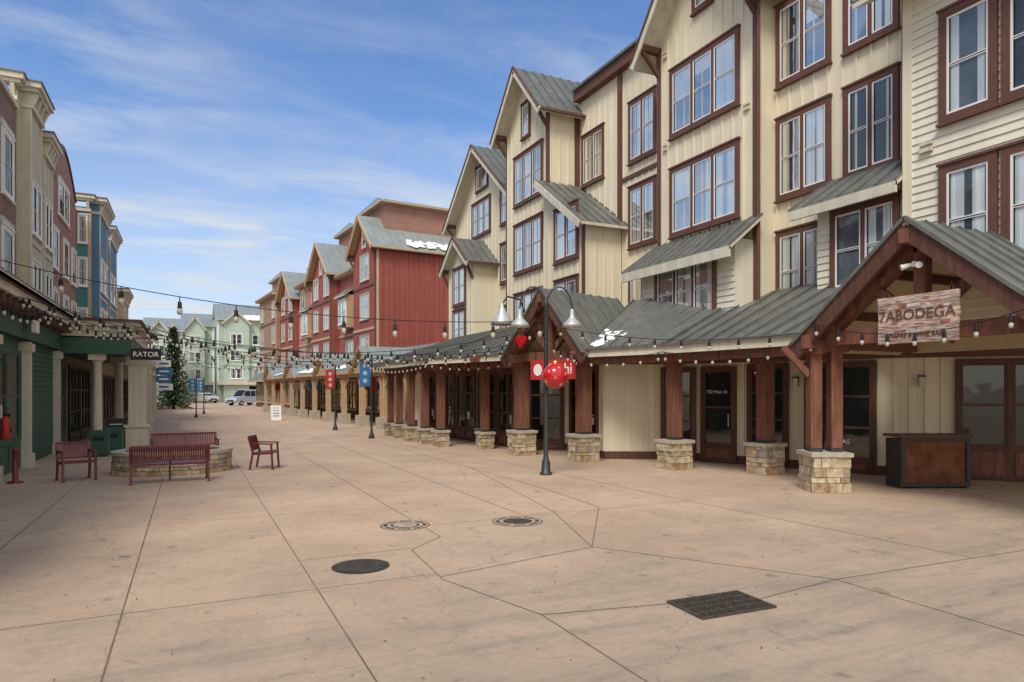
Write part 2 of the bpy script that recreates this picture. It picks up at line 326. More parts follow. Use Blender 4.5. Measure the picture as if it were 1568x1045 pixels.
def stonebox(b,cx,cy,w,d,z0,z1,ang=0.,cap=True):
    ca,sa=math.cos(ang),math.sin(ang)
    F0=(b.o.copy(),b.d.copy(),b.n.copy())
    b.F(cx,cy,ca,sa,-sa,ca)
    b.box('mortar_core','mortar',-w/2+.02,w/2-.02,-d/2+.02,d/2-.02,z0,z1)
    z=z0
    while z<z1-.02:
        h=min(U(.08,.2),z1-z); 
        if z1-z-h<.06: h=z1-z
        for side in range(4):
            L=w if side%2==0 else d; x=-L/2
            while x<L/2-.02:
                l=U(.1,.34); 
                if L/2-x-l<.09: l=L/2-x
                a0,a1=x+.006,x+l-.006; p=U(-.008,.03)
                if side==0: b.box('stones','stone',a0,a1,-d/2-p,-d/2+.1,z+.006,z+h-.006)
                elif side==1: b.box('stones','stone',w/2-.1,w/2+p,a0,a1,z+.006,z+h-.006)
                elif side==2: b.box('stones','stone',a0,a1,d/2-.1,d/2+p,z+.006,z+h-.006)
                else: b.box('stones','stone',-w/2-p,-w/2+.1,a0,a1,z+.006,z+h-.006)
                x+=l
        z+=h
    if cap: b.box('cap_stone','cap',-w/2-.05,w/2+.05,-d/2-.05,d/2+.05,z1,z1+.08)
    b.o,b.d,b.n=F0
# ================================================================ ground
def sheet(name,x0,x1,y0,y1,z,m):
    me=bpy.data.meshes.new(name); me.from_pydata([(x0,y0,z),(x1,y0,z),(x1,y1,z),(x0,y1,z)],[],[(0,1,2,3)]); me.materials.append(M[m])
    o=bpy.data.objects.new(name,me); sc.collection.objects.link(o)
sheet('ground',-900,900,-900,1500,-.004,'ground')
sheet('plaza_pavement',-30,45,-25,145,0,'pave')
J=Ob('pavement_joints')
def joint(pts,w=.012,z=.004):
    for a,b in zip(pts[:-1],pts[1:]):
        A=Vector((*a,z));B=Vector((*b,z)); d=(B-A).normalized(); r=Vector((-d.y,d.x,0))*w/2
        J.raw('grooves','groove',[A-r,B-r,B+r,A+r],[(0,1,2,3)])
for x,y0,y1 in ((-3.75,-5,18),(-2.15,-5,60),(-.55,-5,120),(1.15,-5,120),(3.08,8.6,120),(4.8,9.4,110),(6.5,12,90)):
    joint([(x,y0),(x+.03,(y0+y1)/2),(x,y1)])
joint([(3.08,8.6),(2.5,8.05),(2.41,6.64),(2.82,5.22),(2.84,-5)])
joint([(6.5,12),(6.3,9.6),(4.62,7.2)]); joint([(6.55,16),(5.4,9.6),(4.62,7.2),(6.14,4.84),(6.0,-4)])
joint([(4.62,7.2),(2.42,6.75)]); joint([(6.14,4.84),(9.3,4.7),(15,4.8)]); joint([(2.82,5.22),(4.04,4.97)]); joint([(4.85,4.7),(6.14,4.84)])
joint([(8.4,4.72),(8.1,9.5),(7.9,16),(6.9,24)])
for y,x0,x1 in ((8.1,1.15,2.52),(6.85,-3.8,2.42),(11.2,-3.8,3.08),(14.6,-2.2,6.5),(18.2,1.2,7),(22,-.6,7),(26,-.6,7),(30,-.6,7),(35,-1,7),(40,-1,7),(46,-1,7),(53,-1,6),(60,-1,6),(9.4,3.0,8.1),(12.6,6.4,8.1)):
    joint([(x0,y),(x1,y+.04)],.008)
J.done()
def manhole(name,x,y,r,style):
    b=Ob(name); n=40
    ring=lambda q,z:[Vector((x+q*math.cos(2*math.pi*i/n),y+q*math.sin(2*math.pi*i/n),z)) for i in range(n)]
    if style=='dark':
        v=ring(r,.008); b.raw('lid','ironb',v,[tuple(range(n))])
        v=ring(r+.025,.005)+ring(r,.005); b.raw('rim','grate',v,[(i,(i+1)%n,n+(i+1)%n,n+i) for i in range(n)])
        for k in range(-6,7):
            q=math.sqrt(max(0,(r*.9)**2-(k*r/7)**2))
            b.F(x,y,1,0,0,1); b.box('lid_ribs','grate',-q,q,k*r/7-.008,k*r/7+.008,.008,.015)
            b.F(x,y,0,1,1,0); b.box('lid_ribs','grate',-q,q,k*r/7-.008,k*r/7+.008,.008,.0145)
    else:
        b.raw('collar','grate',ring(r+.004,.005)+ring(r-.012,.005),[(i,(i+1)%n,n+(i+1)%n,n+i) for i in range(n)])
        b.raw('infill','concl',ring(r-.012,.0055),[tuple(range(n))])
        for i in range(0,n):
            if i%5 in (0,): continue
            q0,q1=r*.88,r*.72; t0,t1=2*math.pi*i/n,2*math.pi*(i+.7)/n
            b.raw('paver_marks','grate',[Vector((x+q*math.cos(t),y+q*math.sin(t),.008)) for q,t in ((q0,t0),(q0,t1),(q1,t1),(q1,t0))],[(0,1,2,3)])
        b.raw('lid','grate' if x>4 else 'concl',ring(r*.5,.009),[tuple(range(n))]); b.raw('lid_rim','ironb',ring(r*.58,.008)+ring(r*.5,.008),[(i,(i+1)%n,n+(i+1)%n,n+i) for i in range(n)])
    b.done()
manhole('manhole_cover',1.75,7.55,.30,'dark'); manhole('manhole_cover',2.87,9.56,.36,'l'); manhole('manhole_cover',4.5,9.1,.38,'l')
b=Ob('drain_grate'); b.F(4.445,4.725,1,-.05,.05,1)
b.box('pit','dark',-.40,.40,-.24,.24,.001,.005)
for a in (-.42,.40): b.box('frame','grate',a,a+.02,-.26,.26,.002,.022)
for a in (-.26,.24): b.box('frame','grate',-.4,.4,a,a+.02,.002,.0215)
for i in range(17): b.box('bars','grate',-.385+i*.047,-.367+i*.047,-.24,.24,.005,.019)
for i in range(3): b.box('cross_bars','grate',-.4,.4,-.13+i*.12,-.11+i*.12,.005,.0205)
b.done()
b=Ob('scattered_gravel_and_leaves')
for i in range(420):
    y=U(3,16); x=U(-2.5,1.15*y*.9+1); s=U(.004,.013); a=U(0,6.28)
    c=Vector((x,y,.005)); d=Vector((math.cos(a),math.sin(a),0))*s; r=Vector((-math.sin(a),math.cos(a),0))*s*.6
    b.raw('debris','bark' if R()<.6 else 'mortar',[c-d,c-r+Vector((0,0,s*.5)),c+d,c+r,c+Vector((0,0,s))],[(0,1,4),(1,2,4),(2,3,4),(3,0,4)])
b.done()
# ================================================================ near right building
H=Ob('cream_apartment_building'); H.F(0,0,0,1,-1,0)   # s=Y, o=-X
rowC,rowA,rowB=5.2,8.3,11.4
H.box('walls','cream',9.1,29.6,-24,-14.6,3.35,14.2); H.battens(9.3,29.5,3.4,14.1,-14.6)
H.box('walls','creamlap',2,9.1,-24,-13.7,3.35,13.5); H.laps(2,9.1,3.4,13.4,-13.7)
H.box('corner_boards','cream',8.94,9.14,-13.75,-13.66,3.35,13.5)
H.box('corner_boards','brown',9.14,9.2,-14.6,-13.72,3.35,13.5)
for z in (5.35,8.45,11.6):
    H.window(7.42,8.2,z-.95,z+1.0,1,-13.67,tw=.15); H.window(6.2,7.05,z-.95,z+1.0,1,-13.67,tw=.15); H.window(4.3,5.2,z-.95,z+1.0,1,-13.67,tw=.15)
H.slab((9.75,-12.9,10.35),(2,-12.9,10.35),(2,-13.7,10.75),(9.75,-13.7,10.75))
for z in (6.9,): 
    H.box('vents','fascia',8.5,8.75,-13.7,-13.6,z,z+.08); H.box('vents','fascia',8.5,8.75,-13.7,-13.6,z+.14,z+.2)
for z in (rowC,rowA,rowB): H.window(11.75,13.2,z-.98,z+.98,2,-14.58)
for z in (rowA,rowB): H.window(9.95,11.1,z-.98,z+.98,2,-14.58,cur=z!=rowA)
H.box('pilasters','brown',13.6,14.0,-14.6,-14.45,3.4,14.1)
H.cyl('downspouts','brown',(9.35,-14.5,3.5),(9.35,-14.5,13.9),.05,.05,8); H.cyl('downspouts','brown',(13.3,-13.84,3.5),(13.3,-13.84,13.0),.05,.05,8)
H.box('bay_walls','creamlap',9.2,11.5,-14.6,-13.95,3.35,6.6); H.laps(9.2,11.5,3.4,6.5,-13.95)
H.window(9.5,10.95,4.45,6.15,2,-13.92)
H.slab((11.95,-13.45,6.45),(9.15,-13.45,6.45),(9.15,-14.6,7.3),(11.6,-14.6,7.3)); H.box('awning_fascia','fascia',9.15,11.93,-13.5,-13.42,6.2,6.43)
# gabled bay 1
H.prism('gable_walls','cream',[(13.45,3.35),(17.6,3.35),(17.6,13.3),(15.5,15.9),(13.45,13.3)],-22,-13.9); H.battens(13.5,17.55,6.0,13.3,-13.9)
H.gable(13.45,17.6,13.3,15.9,-13.9,-22,.45,.75)
for z in (rowA-.35,rowB-.3): H.window(14.15,16.85,z-.95,z+.95,3,-13.88)
H.window(15.2,15.8,13.6,14.5,1,-13.88,rows=1)
H.box('corner_boards','brown',17.5,17.66,-13.95,-13.85,3.4,13.2)
H.box('corner_boards','brown',13.4,13.52,-13.95,-13.85,3.4,13.2)
for z in (9.75,12.75): 
    for a in (13.75,17.25): H.box('vents','fascia',a-.1,a+.1,-13.9,-13.83,z,z+.08); H.box('vents','fascia',a-.1,a+.1,-13.9,-13.83,z+.14,z+.2)
H.box('bay_walls','creamlap',13.5,17.6,-13.9,-13.2,3.35,6.1); H.laps(13.5,17.6,3.4,6.0,-13.2)
H.window(14.3,16.7,4.2,5.65,3,-13.17)
H.slab((18.0,-12.7,5.8),(13.2,-12.7,5.8),(13.2,-13.9,6.75),(17.6,-13.9,6.75)); H.box('awning_fascia','fascia',13.2,18.0,-12.75,-12.67,5.5,5.78)
# P2 middle
for z in (rowC,rowA,rowB): H.window(18.72,20.05,z-.98,z+.98,2,-14.58)
H.window(21.95,23.3,rowB-.95,rowB+.85,2,-14.58)
H.box('pilasters','brown',20.6,20.85,-14.6,-14.5,3.4,14.1); H.box('pilasters','brown',18.0,18.2,-14.6,-14.5,3.4,14.1)
H.box('belt_course','brown',18.2,20.6,-14.6,-14.54,9.75,9.9)
H.box('cornice','brown',9.1,23.7,-14.65,-14.3,13.9,14.3); H.box('cornice_cap','roof',9.1,23.7,-24,-14.2,14.3,14.4)
# lean-to
H.prism('leanto_walls','cream',[(20.6,3.35),(23.7,3.35),(23.7,10.2),(20.6,8.1)],-14.6,-12.9); H.battens(20.65,23.65,3.4,8.1,-12.9)
H.slab((20.25,-12.5,8.05),(20.25,-14.6,8.05),(23.7,-14.6,10.45),(23.7,-12.5,10.45)); H.beam('rake_boards','fascia',(20.25,-12.47,7.9),(23.7,-12.47,10.3),.06,.25)
for z in (rowC,rowA-.35): H.window(21.1,22.6,z-.9,z+.9,2,-12.88)
H.box('corner_boards','brown',20.58,20.74,-12.97,-12.86,3.4,8.0); H.F(0,20.6,1,0,0,-1)
H.battens(12.95,14.55,3.4,8.0,0); H.F(0,0,0,1,-1,0)
# gable 2
H.prism('gable_walls','cream',[(23.7,3.35),(27.6,3.35),(27.6,13.6),(25.6,15.6),(23.7,13.6)],-17.8,-13.1); H.battens(23.8,27.5,3.4,13.6,-13.1)
H.gable(23.7,27.6,13.7,15.8,-13.1,-17.9,.4,.6,mid=25.6)
for z in (rowA-.1,rowB-.2): H.window(24.2,26.6,z-.95,z+.95,3,-13.08)
H.window(24.2,26.6,4.4,6.1,3,-13.08)
H.window(25.3,25.9,13.0,14.3,1,-13.08,rows=2,tw=.1)
H.box('corner_boards','brown',23.67,23.82,-13.17,-13.06,3.4,13.5); H.box('corner_boards','brown',27.5,27.62,-13.17,-13.06,3.4,13.5)
H.F(0,23.7,1,0,0,-1); H.battens(13.2,14.5,10.5,13.5,0); H.box('corner_boards','brown',14.35,14.58,0,.05,9.9,13.6); H.F(0,0,0,1,-1,0)
# gable 3
H.prism('gable_walls','cream',[(28.6,3.35),(36.4,3.35),(36.4,11.7),(32.5,14.8),(28.6,11.7)],-24,-14.0); H.battens(28.7,36.3,3.4,11.7,-14.0)
H.gable(28.6,36.4,11.7,14.9,-14.0,-24,.5,.6)
H.window(31.5,33.7,rowB-1.05,rowB+.55,3,-13.98); H.window(31.8,33.2,12.75,13.85,2,-13.98,rows=1,tw=.1)
for z in (rowC,rowA,rowB-.2): H.window(29.1,30.0,z-.9,z+.8,1,-13.98); 
H.window(34.5,35.7,rowA-.95,rowA+.9,2,-13.98)
H.prism('gable_walls','cream',[(30.7,3.35),(34.1,3.35),(34.1,8.6),(32.4,9.8),(30.7,8.6)],-14,-12.7); H.battens(30.8,34,3.4,8.6,-12.7); H.gable(30.7,34.1,8.6,9.9,-12.7,-14,.3,.4)
for z in (rowC,rowA-.9): H.window(31.7,33.2,z-.85,z+.85,2,-12.68)
# ground floor storefronts
def front(a,b,items,h=3.4,m='cream'):
    L=H.seg(a,b)
    H.box('storefront_walls',m,0,L,-.2,0,0,h)
    H.box('base_boards','timberd',0,L,.0,.04,0.,.22)
    if m=='cream': H.battens(.05,L-.05,.22,h,0,sp=.3)
    H.box('header_boards','brown',0,L,.034,.06,2.75,2.95)
    for it in items: H.shop(*it)
def sconce(s_,z=2.2):
    H.box('wall_lantern','iron',s_-.05,s_+.05,.02,.05,z-.1,z+.15); H.box('wall_lantern','iron',s_-.07,s_+.07,.05,.2,z+.1,z+.14); H.box('wall_lantern_glass','fascia',s_-.05,s_+.05,.07,.17,z-.12,z+.1)
front((14.6,10.4),(17.7,6.7),[(1.65,4.4,.75,2.6,3,2,.036)]); sconce(.9)
front((13.0,14.7),(14.6,10.4),[(.2,1.05,.5,2.55,1,2,.036),(1.55,2.45,.55,2.6,1,3,.036),(3.05,4.5,.35,2.6,2,3,.036)])
for q in (.95,3.7,3.85): H.beam('door_pulls','galv',(q,.12,1.0),(q,.12,1.35),.025,.025)
sconce(2.75)
front((12.2,15.6),(13.0,14.7),[(.25,1.05,.4,2.55,1,3,.036)])
front((10.9,16.3),(12.2,15.6),[])
front((11.4,19.2),(10.9,16.3),[(.4,2.5,.5,2.6,3,3,.036)])
front((10.2,20.0),(11.4,19.2),[(.15,1.2,.3,2.6,1,3,.036)])
front((9.9,30),(10.2,20),[(.3,1.8,.5,2.6,2,3,.036),(2.2,3.9,.5,2.6,2,3,.036),(4.3,6.0,.5,2.6,2,3,.036),(6.4,7.8,.5,2.6,2,3,.036),(8.1,9.6,.5,2.6,2,3,.036)])
H.seg((13.0,14.7),(14.6,10.4)); H.text('732 Main St',(.6,.1,1.95),.13,'white',.003,'address_lettering')
H.text('TAPAS',(3.8,.1,.75),.16,'white',.003,'window_lettering')
H.F(0,0,0,1,-1,0)
H.box('lower_block','cream',30,36.3,-24,-10.2,0,3.4)
# ---- porch roofs
def porchroof(a,b,c,d,fas='fascia'):
    H.F(0,0,1,0,0,1); H.slab(a,b,c,d,fas='timberd',th=.1); 
    H.beam('eave_fascia',fas,(a[0],a[1],a[2]-.1),(b[0],b[1],b[2]-.1),.06,.24)
    H.beam('eave_gutter','roof',(a[0]-.05,a[1]-.02,a[2]-.0),(b[0]-.05,b[1]-.02,b[2]-.0),.08,.07)
porchroof((11.0,9.5,3.12),(10.55,13.2,3.12),(14.5,14.5,4.75),(14.5,9.2,4.75))
porchroof((10.55,13.2,3.12),(9.75,15.7,3.12),(12.9,17.6,4.9),(14.5,14.5,4.75))
porchroof((8.6,18.6,3.12),(7.5,22.0,3.12),(11.5,23.2,4.5),(11.5,19.6,4.5))
porchroof((7.5,22.0,3.12),(7.35,29.5,3.12),(11.5,29.5,4.5),(11.5,23.2,4.5))
H.beam('hip_caps','roof',(10.55,13.2,3.17),(14.5,14.5,4.8),.12,.06,True); H.beam('hip_caps','roof',(7.5,22.0,3.17),(11.5,23.2,4.55),.12,.06,True)
def tb(a,b,w=.18,h=.28,m='timber',part='porch_beams'): H.beam(part,m,a,b,w,h,world=True)
tb((11.17,9.1,2.85),(10.98,13.26,2.85)); tb((10.98,13.26,2.85),(9.95,15.85,2.85)); tb((9.25,18.25,2.85),(7.95,22.2,2.85)); tb((7.95,22.2,2.85),(7.9,29.2,2.85))
for (x,y) in ((10.98,13.26),(11.0,11.3),(9.95,15.85)): tb((x,y,2.98),(14.4,y+.3,3.2),.14,.2)
for y in (19.5,20.8,22.2,23.6,25,26.9,28.6): tb((8.0,y,2.98),(11,y,3.2),.14,.2)
for i in range(9):
    t=i/8; tb((11.1-.45*t,9.6+3.5*t,2.99),(12.2-.45*t,9.6+3.5*t,3.4),.06,.12,'timberd','rafter_tails')
def pavilion(cx,cy,ang,half=2.05,ze=3.12,zr=4.8,depth=3.0):
    dx,dy=math.sin(ang),math.cos(ang); nx,ny=-math.cos(ang),math.sin(ang)
    H.F(cx,cy,dx,dy,nx,ny)
    ov=.38; sl=(zr-ze)/half
    for sg in (-1,1):
        e=sg*(half+ov); z=ze-sl*ov+.1
        H.slab((e,.45,z),(e,-depth,z),(0,-depth,zr+.1),(0,.45,zr+.1),fas='yell',th=.1)
        H.beam('rafters','timberd',(e,.42,z-.18),(0,.42,zr-.08),.09,.3)
        H.beam('rake_caps','roof',(e,.47,z+.02),(0,.47,zr+.12),.1,.06)
        H.beam('truss','timber',(sg*half,.0,ze-.1),(0,.0,zr-.22),.2,.24)
        H.beam('truss','timber',(sg*.1,.0,2.98+.2),(sg*.95,.0,zr-.85),.15,.15)
        H.beam('side_beams','timber',(sg*half,.5,2.95),(sg*half,-depth,2.95),.2,.26)
        for q in (.5,1.3,): H.beam('purlins','timberd',(sg*half*(1-q/2),.35,ze+sl*half*q/2-.1),(sg*half*(1-q/2),-depth,ze+sl*half*q/2-.1),.1,.14)
    H.beam('truss','timber',(-half-.25,.0,3.0),(half+.25,.0,3.0),.22,.26)
    H.beam('truss','timber',(0,.0,3.0),(0,.0,zr-.1),.2,.2)
    H.beam('ridge','timber',(0,.55,zr-.2),(0,-depth,zr-.2),.14,.24)
    H.prism('back_gable','yell',[(-half,ze-.3),(half,ze-.3),(half,ze-.05),(0,zr-.05),(-half,ze-.05)],-depth,-depth+.1)
pavilion(11.35,7.23,0,2.0,3.1,4.8,2.9)
pavilion(9.55,17.05,-.29,1.25,3.35,4.85,3.0)
H.F(0,0,0,1,-1,0)
def pier(x,y,w,h=.72,post=.24,ztop=2.75,dbl=False,ang=0.):
    b=Ob('porch_column'); stonebox(b,x,y,w,w,0,h,ang)
    b.F(x,y,math.cos(ang),math.sin(ang),-math.sin(ang),math.cos(ang))
    if dbl:
        for a in (-.2,.2): b.box('post','timber',a-.11,a+.11,-.13,.13,h+.08,ztop+.15); b.box('post_shoe','iron',a-.12,a+.12,-.14,.14,h+.08,h+.16)
        b.box('post_cap','timber',-.42,.42,-.16,.16,ztop,ztop+.12)
        b.beam('brace','timber',(-.3,0,2.3),(-.8,0,2.85),.12,.12)
    else:
        b.box('post','timber',-post/2,post/2,-post/2,post/2,h+.08,ztop); b.box('post_shoe','iron',-post/2-.01,post/2+.01,-post/2-.01,post/2+.01,h+.08,h+.15)
        b.box('post_cap','timber',-post/2-.06,post/2+.06,-post/2-.04,post/2+.04,ztop-.12,ztop-.003)
    b.done()
pier(11.4,9.25,.7,.7,dbl=True,ang=-.5)
pier(11.4,4.7,.7,.7,dbl=True,ang=.0)
pier(12.45,11.75,.6,.66,.3); pier(11.15,13.5,.62,.66,.28)
pier(10.05,16.1,.64,.68,.34,3.1); pier(9.3,18.5,.64,.68,.34,3.1)
for (x,y) in ((9.1,20.9),(8.05,22.45),(7.95,23.9),(7.85,25.3),(7.92,27.2),(8.02,28.9)): pier(x,y,.46,.5,.24)
pier(9.9,22.9,.45,.5,.24); pier(9.7,19.6,.45,.5,.24)
H.done()
b=Ob('security_light'); b.cyl('base','white',(11.3,7.23,4.15),(11.1,7.23,4.15),.05,.05,12,True)
for dy in (-.1,.1): b.cyl('lamp_head','white',(11.12,7.23+dy*.4,4.15),(11.0,7.23+dy*1.6,4.1),.03,.055,12,True)
b.done()
def snowpatch(name,pts,zfun,n=60,r=(.1,.35)):
    b=Ob(name)
    for i in range(n):
        t=R();u=R(); p=Vector(pts[0]).lerp(Vector(pts[1]),t).lerp(Vector(pts[3]).lerp(Vector(pts[2]),t),u)
        rr=U(*r)*(1-.5*u); k=11; ax=(Vector(pts[1])-Vector(pts[0])).normalized(); ay=(Vector(pts[3])-Vector(pts[0])).normalized(); nn=ax.cross(ay).normalized()
        if nn.z<0: nn=-nn
        ring=[p+ax*rr*math.cos(2*math.pi*j/k)*U(.7,1.3)+ay*rr*.7*math.sin(2*math.pi*j/k)*U(.7,1.3)+nn*.01 for j in range(k)]
        ring2=[q.lerp(p,.35)+nn*U(.03,.06) for q in ring]
        b.raw('snow_lumps','snow',ring+ring2,[tuple(range(k,2*k))]+[(j,(j+1)%k,k+(j+1)%k,k+j) for j in range(k)])
    b.smooth.add('snow_lumps'); b.done()
snowpatch('snow_patch',[(10.15,15.0,3.22),(9.95,15.6,3.22),(10.9,16.2,3.72),(11.1,15.3,3.62)],None,30,(.08,.22))
snowpatch('snow_patch',[(14.8,23.45,13.5),(16.6,23.45,13.5),(16.6,24.3,14.4),(14.8,24.3,14.4)],None,30,(.1,.28))
# ================================================================ hanging sign
b=Ob('tapas_restaurant_sign'); b.F(10.98,0,0,1,-1,0)
for i in range(6): b.box('boards','sand',6.4+U(-.01,.01),7.76+U(-.01,.01),0,.05,2.8+i*.135,2.8+i*.135+.13)
for i in range(34): 
    a=U(6.4,7.6); k=random.randrange(6); z=2.8+k*.135+U(0,.07); b.box('peeling_paint',random.choice(['sandp','sandp','sandr','pink']),a,min(7.75,a+U(.05,.22)),.05,.052+.0002*i,z,z+U(.015,.055))
b.box('battens','timberd',6.5,6.56,-.03,0,2.75,3.7); b.box('battens','timberd',7.6,7.66,-.03,0,2.75,3.7)
for a in (6.53,7.63): b.box('hanger','iron',a-.01,a+.01,-.02,0,3.55,3.75)
b.text('7ABODEGA',(7.08,.063,3.27),.25,'brown',.004); b.text('TAPAS & WINE BAR',(7.08,.063,2.93),.105,'brown',.004)
b.done()
b=Ob('host_stand'); L=b.seg((13.0,8.75),(14.3,8.15))
b.box('panels','rust',.06,L-.06,-.5,0,.08,1.0)
for z in (.04,.96): b.box('frame','ironb',0,L,-.02,.04,z,z+.08)
for a in (0,L-.08): b.box('frame','ironb',a,a+.08,-.02,.039,.12,.96); b.box('feet','ironb',a,a+.08,-.5,-.02,0,1.0)
b.box('top','timberd',-.04,L+.04,-.54,.06,1.04,1.09); b.done()
b=Ob('sushi_sign'); b.F(9.35,17.0,-.29,.957,-.957,-.29)
b.box('panel','redsign',-1.4,.3,.3,.36,2.3,2.86); b.text('Sushi',(-.88,.365,2.58),.44,'white',.006); b.cyl('logo','white',(.0,.36,2.58),(.0,.366,2.58),.17,.17,20)
b.box('hanger','iron',-1.2,-1.17,.32,.34,2.86,3.1); b.box('hanger','iron',.1,.13,.32,.34,2.86,3.1); b.done()
b=Ob('heart_ornament')
pts=[]
for i in range(28):
    t=2*math.pi*i/28; x=16*math.sin(t)**3; z=13*math.cos(t)-5*math.cos(2*t)-2*math.cos(3*t)-math.cos(4*t); pts.append((x*.014,3.45+z*.014))
b.F(8.9,17.7,-.29,.957,-.957,-.29); b.prism('heart','redg',pts,0,.08); b.beam('wire','cord',(0,.04,3.5),(0,.04,4.0),.01,.01); b.done()
# ================================================================ street lamp with ornament
b=Ob('street_lamp'); X,Y=7.6,13.85
b.lathe('base','iron',(X,Y,0),[(.0,0),(.15,0),(.15,.04),(.11,.08),(.1,.3),(.07,.36),(.055,.5),(.05,4.0),(.06,4.02),(.03,4.15),(0,4.18)])
for sg,xx,zt,zb in ((-1,.62,4.25,3.75),(1,.62,4.25,3.7)):
    pts=[]
    for i in range(13):
        t=math.pi*i/12; pts.append((X+.9*sg*xx/2*(1-math.cos(t)),Y-.43*sg*xx/2*(1-math.cos(t)),3.9+.55*math.sin(t)))
    b.tube('arm','iron',pts,.022,8)
    ex,ey=pts[-1][0],pts[-1][1]
    b.lathe('shade','galv',(ex,ey,3.5),[(.03,.42),(.05,.36),(.06,.25),(.1,.18),(.2,.08),(.24,0),(.22,0),(.18,.07),(.08,.16)])
    b.lathe('lamp_bulb','white',(ex,ey,3.5),[(.0,-.02),(.06,.02),(.07,.08),(.04,.15)])
b.done()
b=Ob('red_ball_ornament'); c=Vector((7.68,13.55,2.33)); n=24
prof=[(.3*math.sin(math.pi*i/18),-.3*math.cos(math.pi*i/18)) for i in range(19)]
b.lathe('ball','redg',c,prof,28); b.lathe('cap','gold',c,[(.06,.29),(.06,.35),(.02,.36),(0,.37)],12)
for k in range(18):
    a=k*2.4; el=math.asin(-.9+1.8*(k+.5)/18); cc=c+.301*Vector((math.cos(a)*math.cos(el),math.sin(a)*math.cos(el),math.sin(el))); nn=(cc-c).normalized(); e1=nn.cross(Vector((0,0,1))).normalized(); e2=nn.cross(e1)
    for q in range(3):
        d=e1*math.cos(q*math.pi/3)+e2*math.sin(q*math.pi/3); b.beam('snowflakes','white',cc-d*.04,cc+d*.04,.005,.003,True)
b.tube('hanger','cord',[(c.x,c.y,c.z+.36),(c.x-.02,c.y+.15,c.z+.7),(7.6,13.85,3.1)],.008,5); b.done()
b=Ob('gooseneck_lamp'); b.lathe('shade','galv',(8.2,17.6,3.9),[(.04,.65),(.07,.5),(.12,.4),(.3,.1),(.34,0),(.3,.02)])
b.tube('arm','iron',[(8.2,17.6,4.5),(8.4,17.65,4.75),(8.9,17.8,4.7),(9.1,17.9,4.3),(9.15,18.0,3.3)],.025,8); b.done()
# ================================================================ banner posts
def bannerpost(x,y,m,side=-1,h=3.7,bw=.55,bl=1.2):
    b=Ob('banner_post'); b.lathe('post','iron',(x,y,0),[(0,0),(.13,0),(.12,.1),(.06,.25),(.045,.4),(.04,h),(.05,h+.02),(0,h+.1)],12)
    b.F(x,y,1,0,0,-1)
    for z in (h-.15,h-.2-bl): b.box('bracket','iron',min(0,side*(bw+.08)),max(0,side*(bw+.08)),-.012,.012,z-.012,z+.012)
    b.box('banner',m,min(side*.06,side*(bw+.05)),max(side*.06,side*(bw+.05)),-.006,.006,h-.18-bl,h-.18)
    cx=side*(bw/2+.05)
    for k in range(3):
        z=h-.38-k*bl*.3
        for q in range(3):
            a=q*math.pi/3; b.beam('banner_pattern','white',(cx-.1*math.cos(a),.009,z-.1*math.sin(a)),(cx+.1*math.cos(a),.009,z+.1*math.sin(a)),.006,.025)
    b.done()
bannerpost(6.8,27.4,'bluesign',h=3.4,bw=.45,bl=1.05); bannerpost(6.6,34,'redsign',h=3.2,bw=.42,bl=.95); bannerpost(.45,54,'bluesign',h=3.,bw=.4,bl=.9); bannerpost(1.1,62,'bluesign',h=3.,bw=.4,bl=.9)
# ================================================================ red row
D=(-.0896,.996)
RB=Ob('red_rowhouse_building'); 
def rf(): RB.F(12,47,D[0],D[1],-D[1],D[0])
rf()
units=[(0,5.2,'red',1,12.6,14.9),(5.2,10.6,'red2',0,11.6,0),(10.6,17.2,'red',1,12.2,15.),(17.2,24.6,'pink',0,12.6,0),(24.6,31.2,'red',1,11.8,14.6),(31.2,41,'brickt',0,12.9,0)]
for k,(a,c,m,g,ze,zr) in enumerate(units):
    of=[0,-.5,.2,-.4,.1,.5][k]
    if g:
        mid=(a+c)/2
        RB.prism('walls',m,[(a,3),(c,3),(c,ze),(mid,zr),(a,ze)],-14-.01*k,of); RB.gable(a,c,ze,zr+.1,of,-14,.4,.5,m='roofg',rake='tan',seam=.6)
    else:
        RB.box('walls',m,a,c,-14-.01*k,of,3,ze); RB.box('cornice','tan',a,c,of,of+.5,ze-.25,ze); RB.slab((a,of+.6,ze),(c,of+.6,ze),(c,of-2.2,ze+1.2),(a,of-2.2,ze+1.2),m='roofg',seam=.6,fas='tan')
    RB.box('belt','tan',a+.05,c-.05,of,of+.06,6.4,6.6) ; RB.box('belt','brown',a+.05,c-.05,of,of+.05,9.6,9.75)
    RB.box('corner_boards','tan' if k%2 else 'brown',a+.02,a+.22,of,of+.07,3,ze-.2)
    w=(c-a)
    for z in (5.1,8.2,11.1):
        if z>ze-.6: continue
        if w>5.5: RB.window(a+.8,a+2.2,z-.85,z+.85,2,of,trim='taupel',tw=.1); RB.window(c-2.4,c-1.0,z-.85,z+.85,2,of,trim='taupel',tw=.1)
        else: RB.window(a+1.6,a+3.4,z-.85,z+.85,2,of,trim='taupel',tw=.1)
    if g: RB.window(mid-.35,mid+.35,ze+.1,ze+1.2,1,of,trim='taupel',tw=.08)
    if k in (1,3): RB.box('bay','tan',a+1,a+3.5,of,of+.7,7,9.6); RB.window(a+1.3,a+3.2,7.4,9.2,2,of+.7,trim='white',tw=.08); RB.slab((a+.8,of+1.,9.6),(a+3.7,of+1.,9.6),(a+3.5,of,10.3),(a+1,of,10.3),m='roofg')
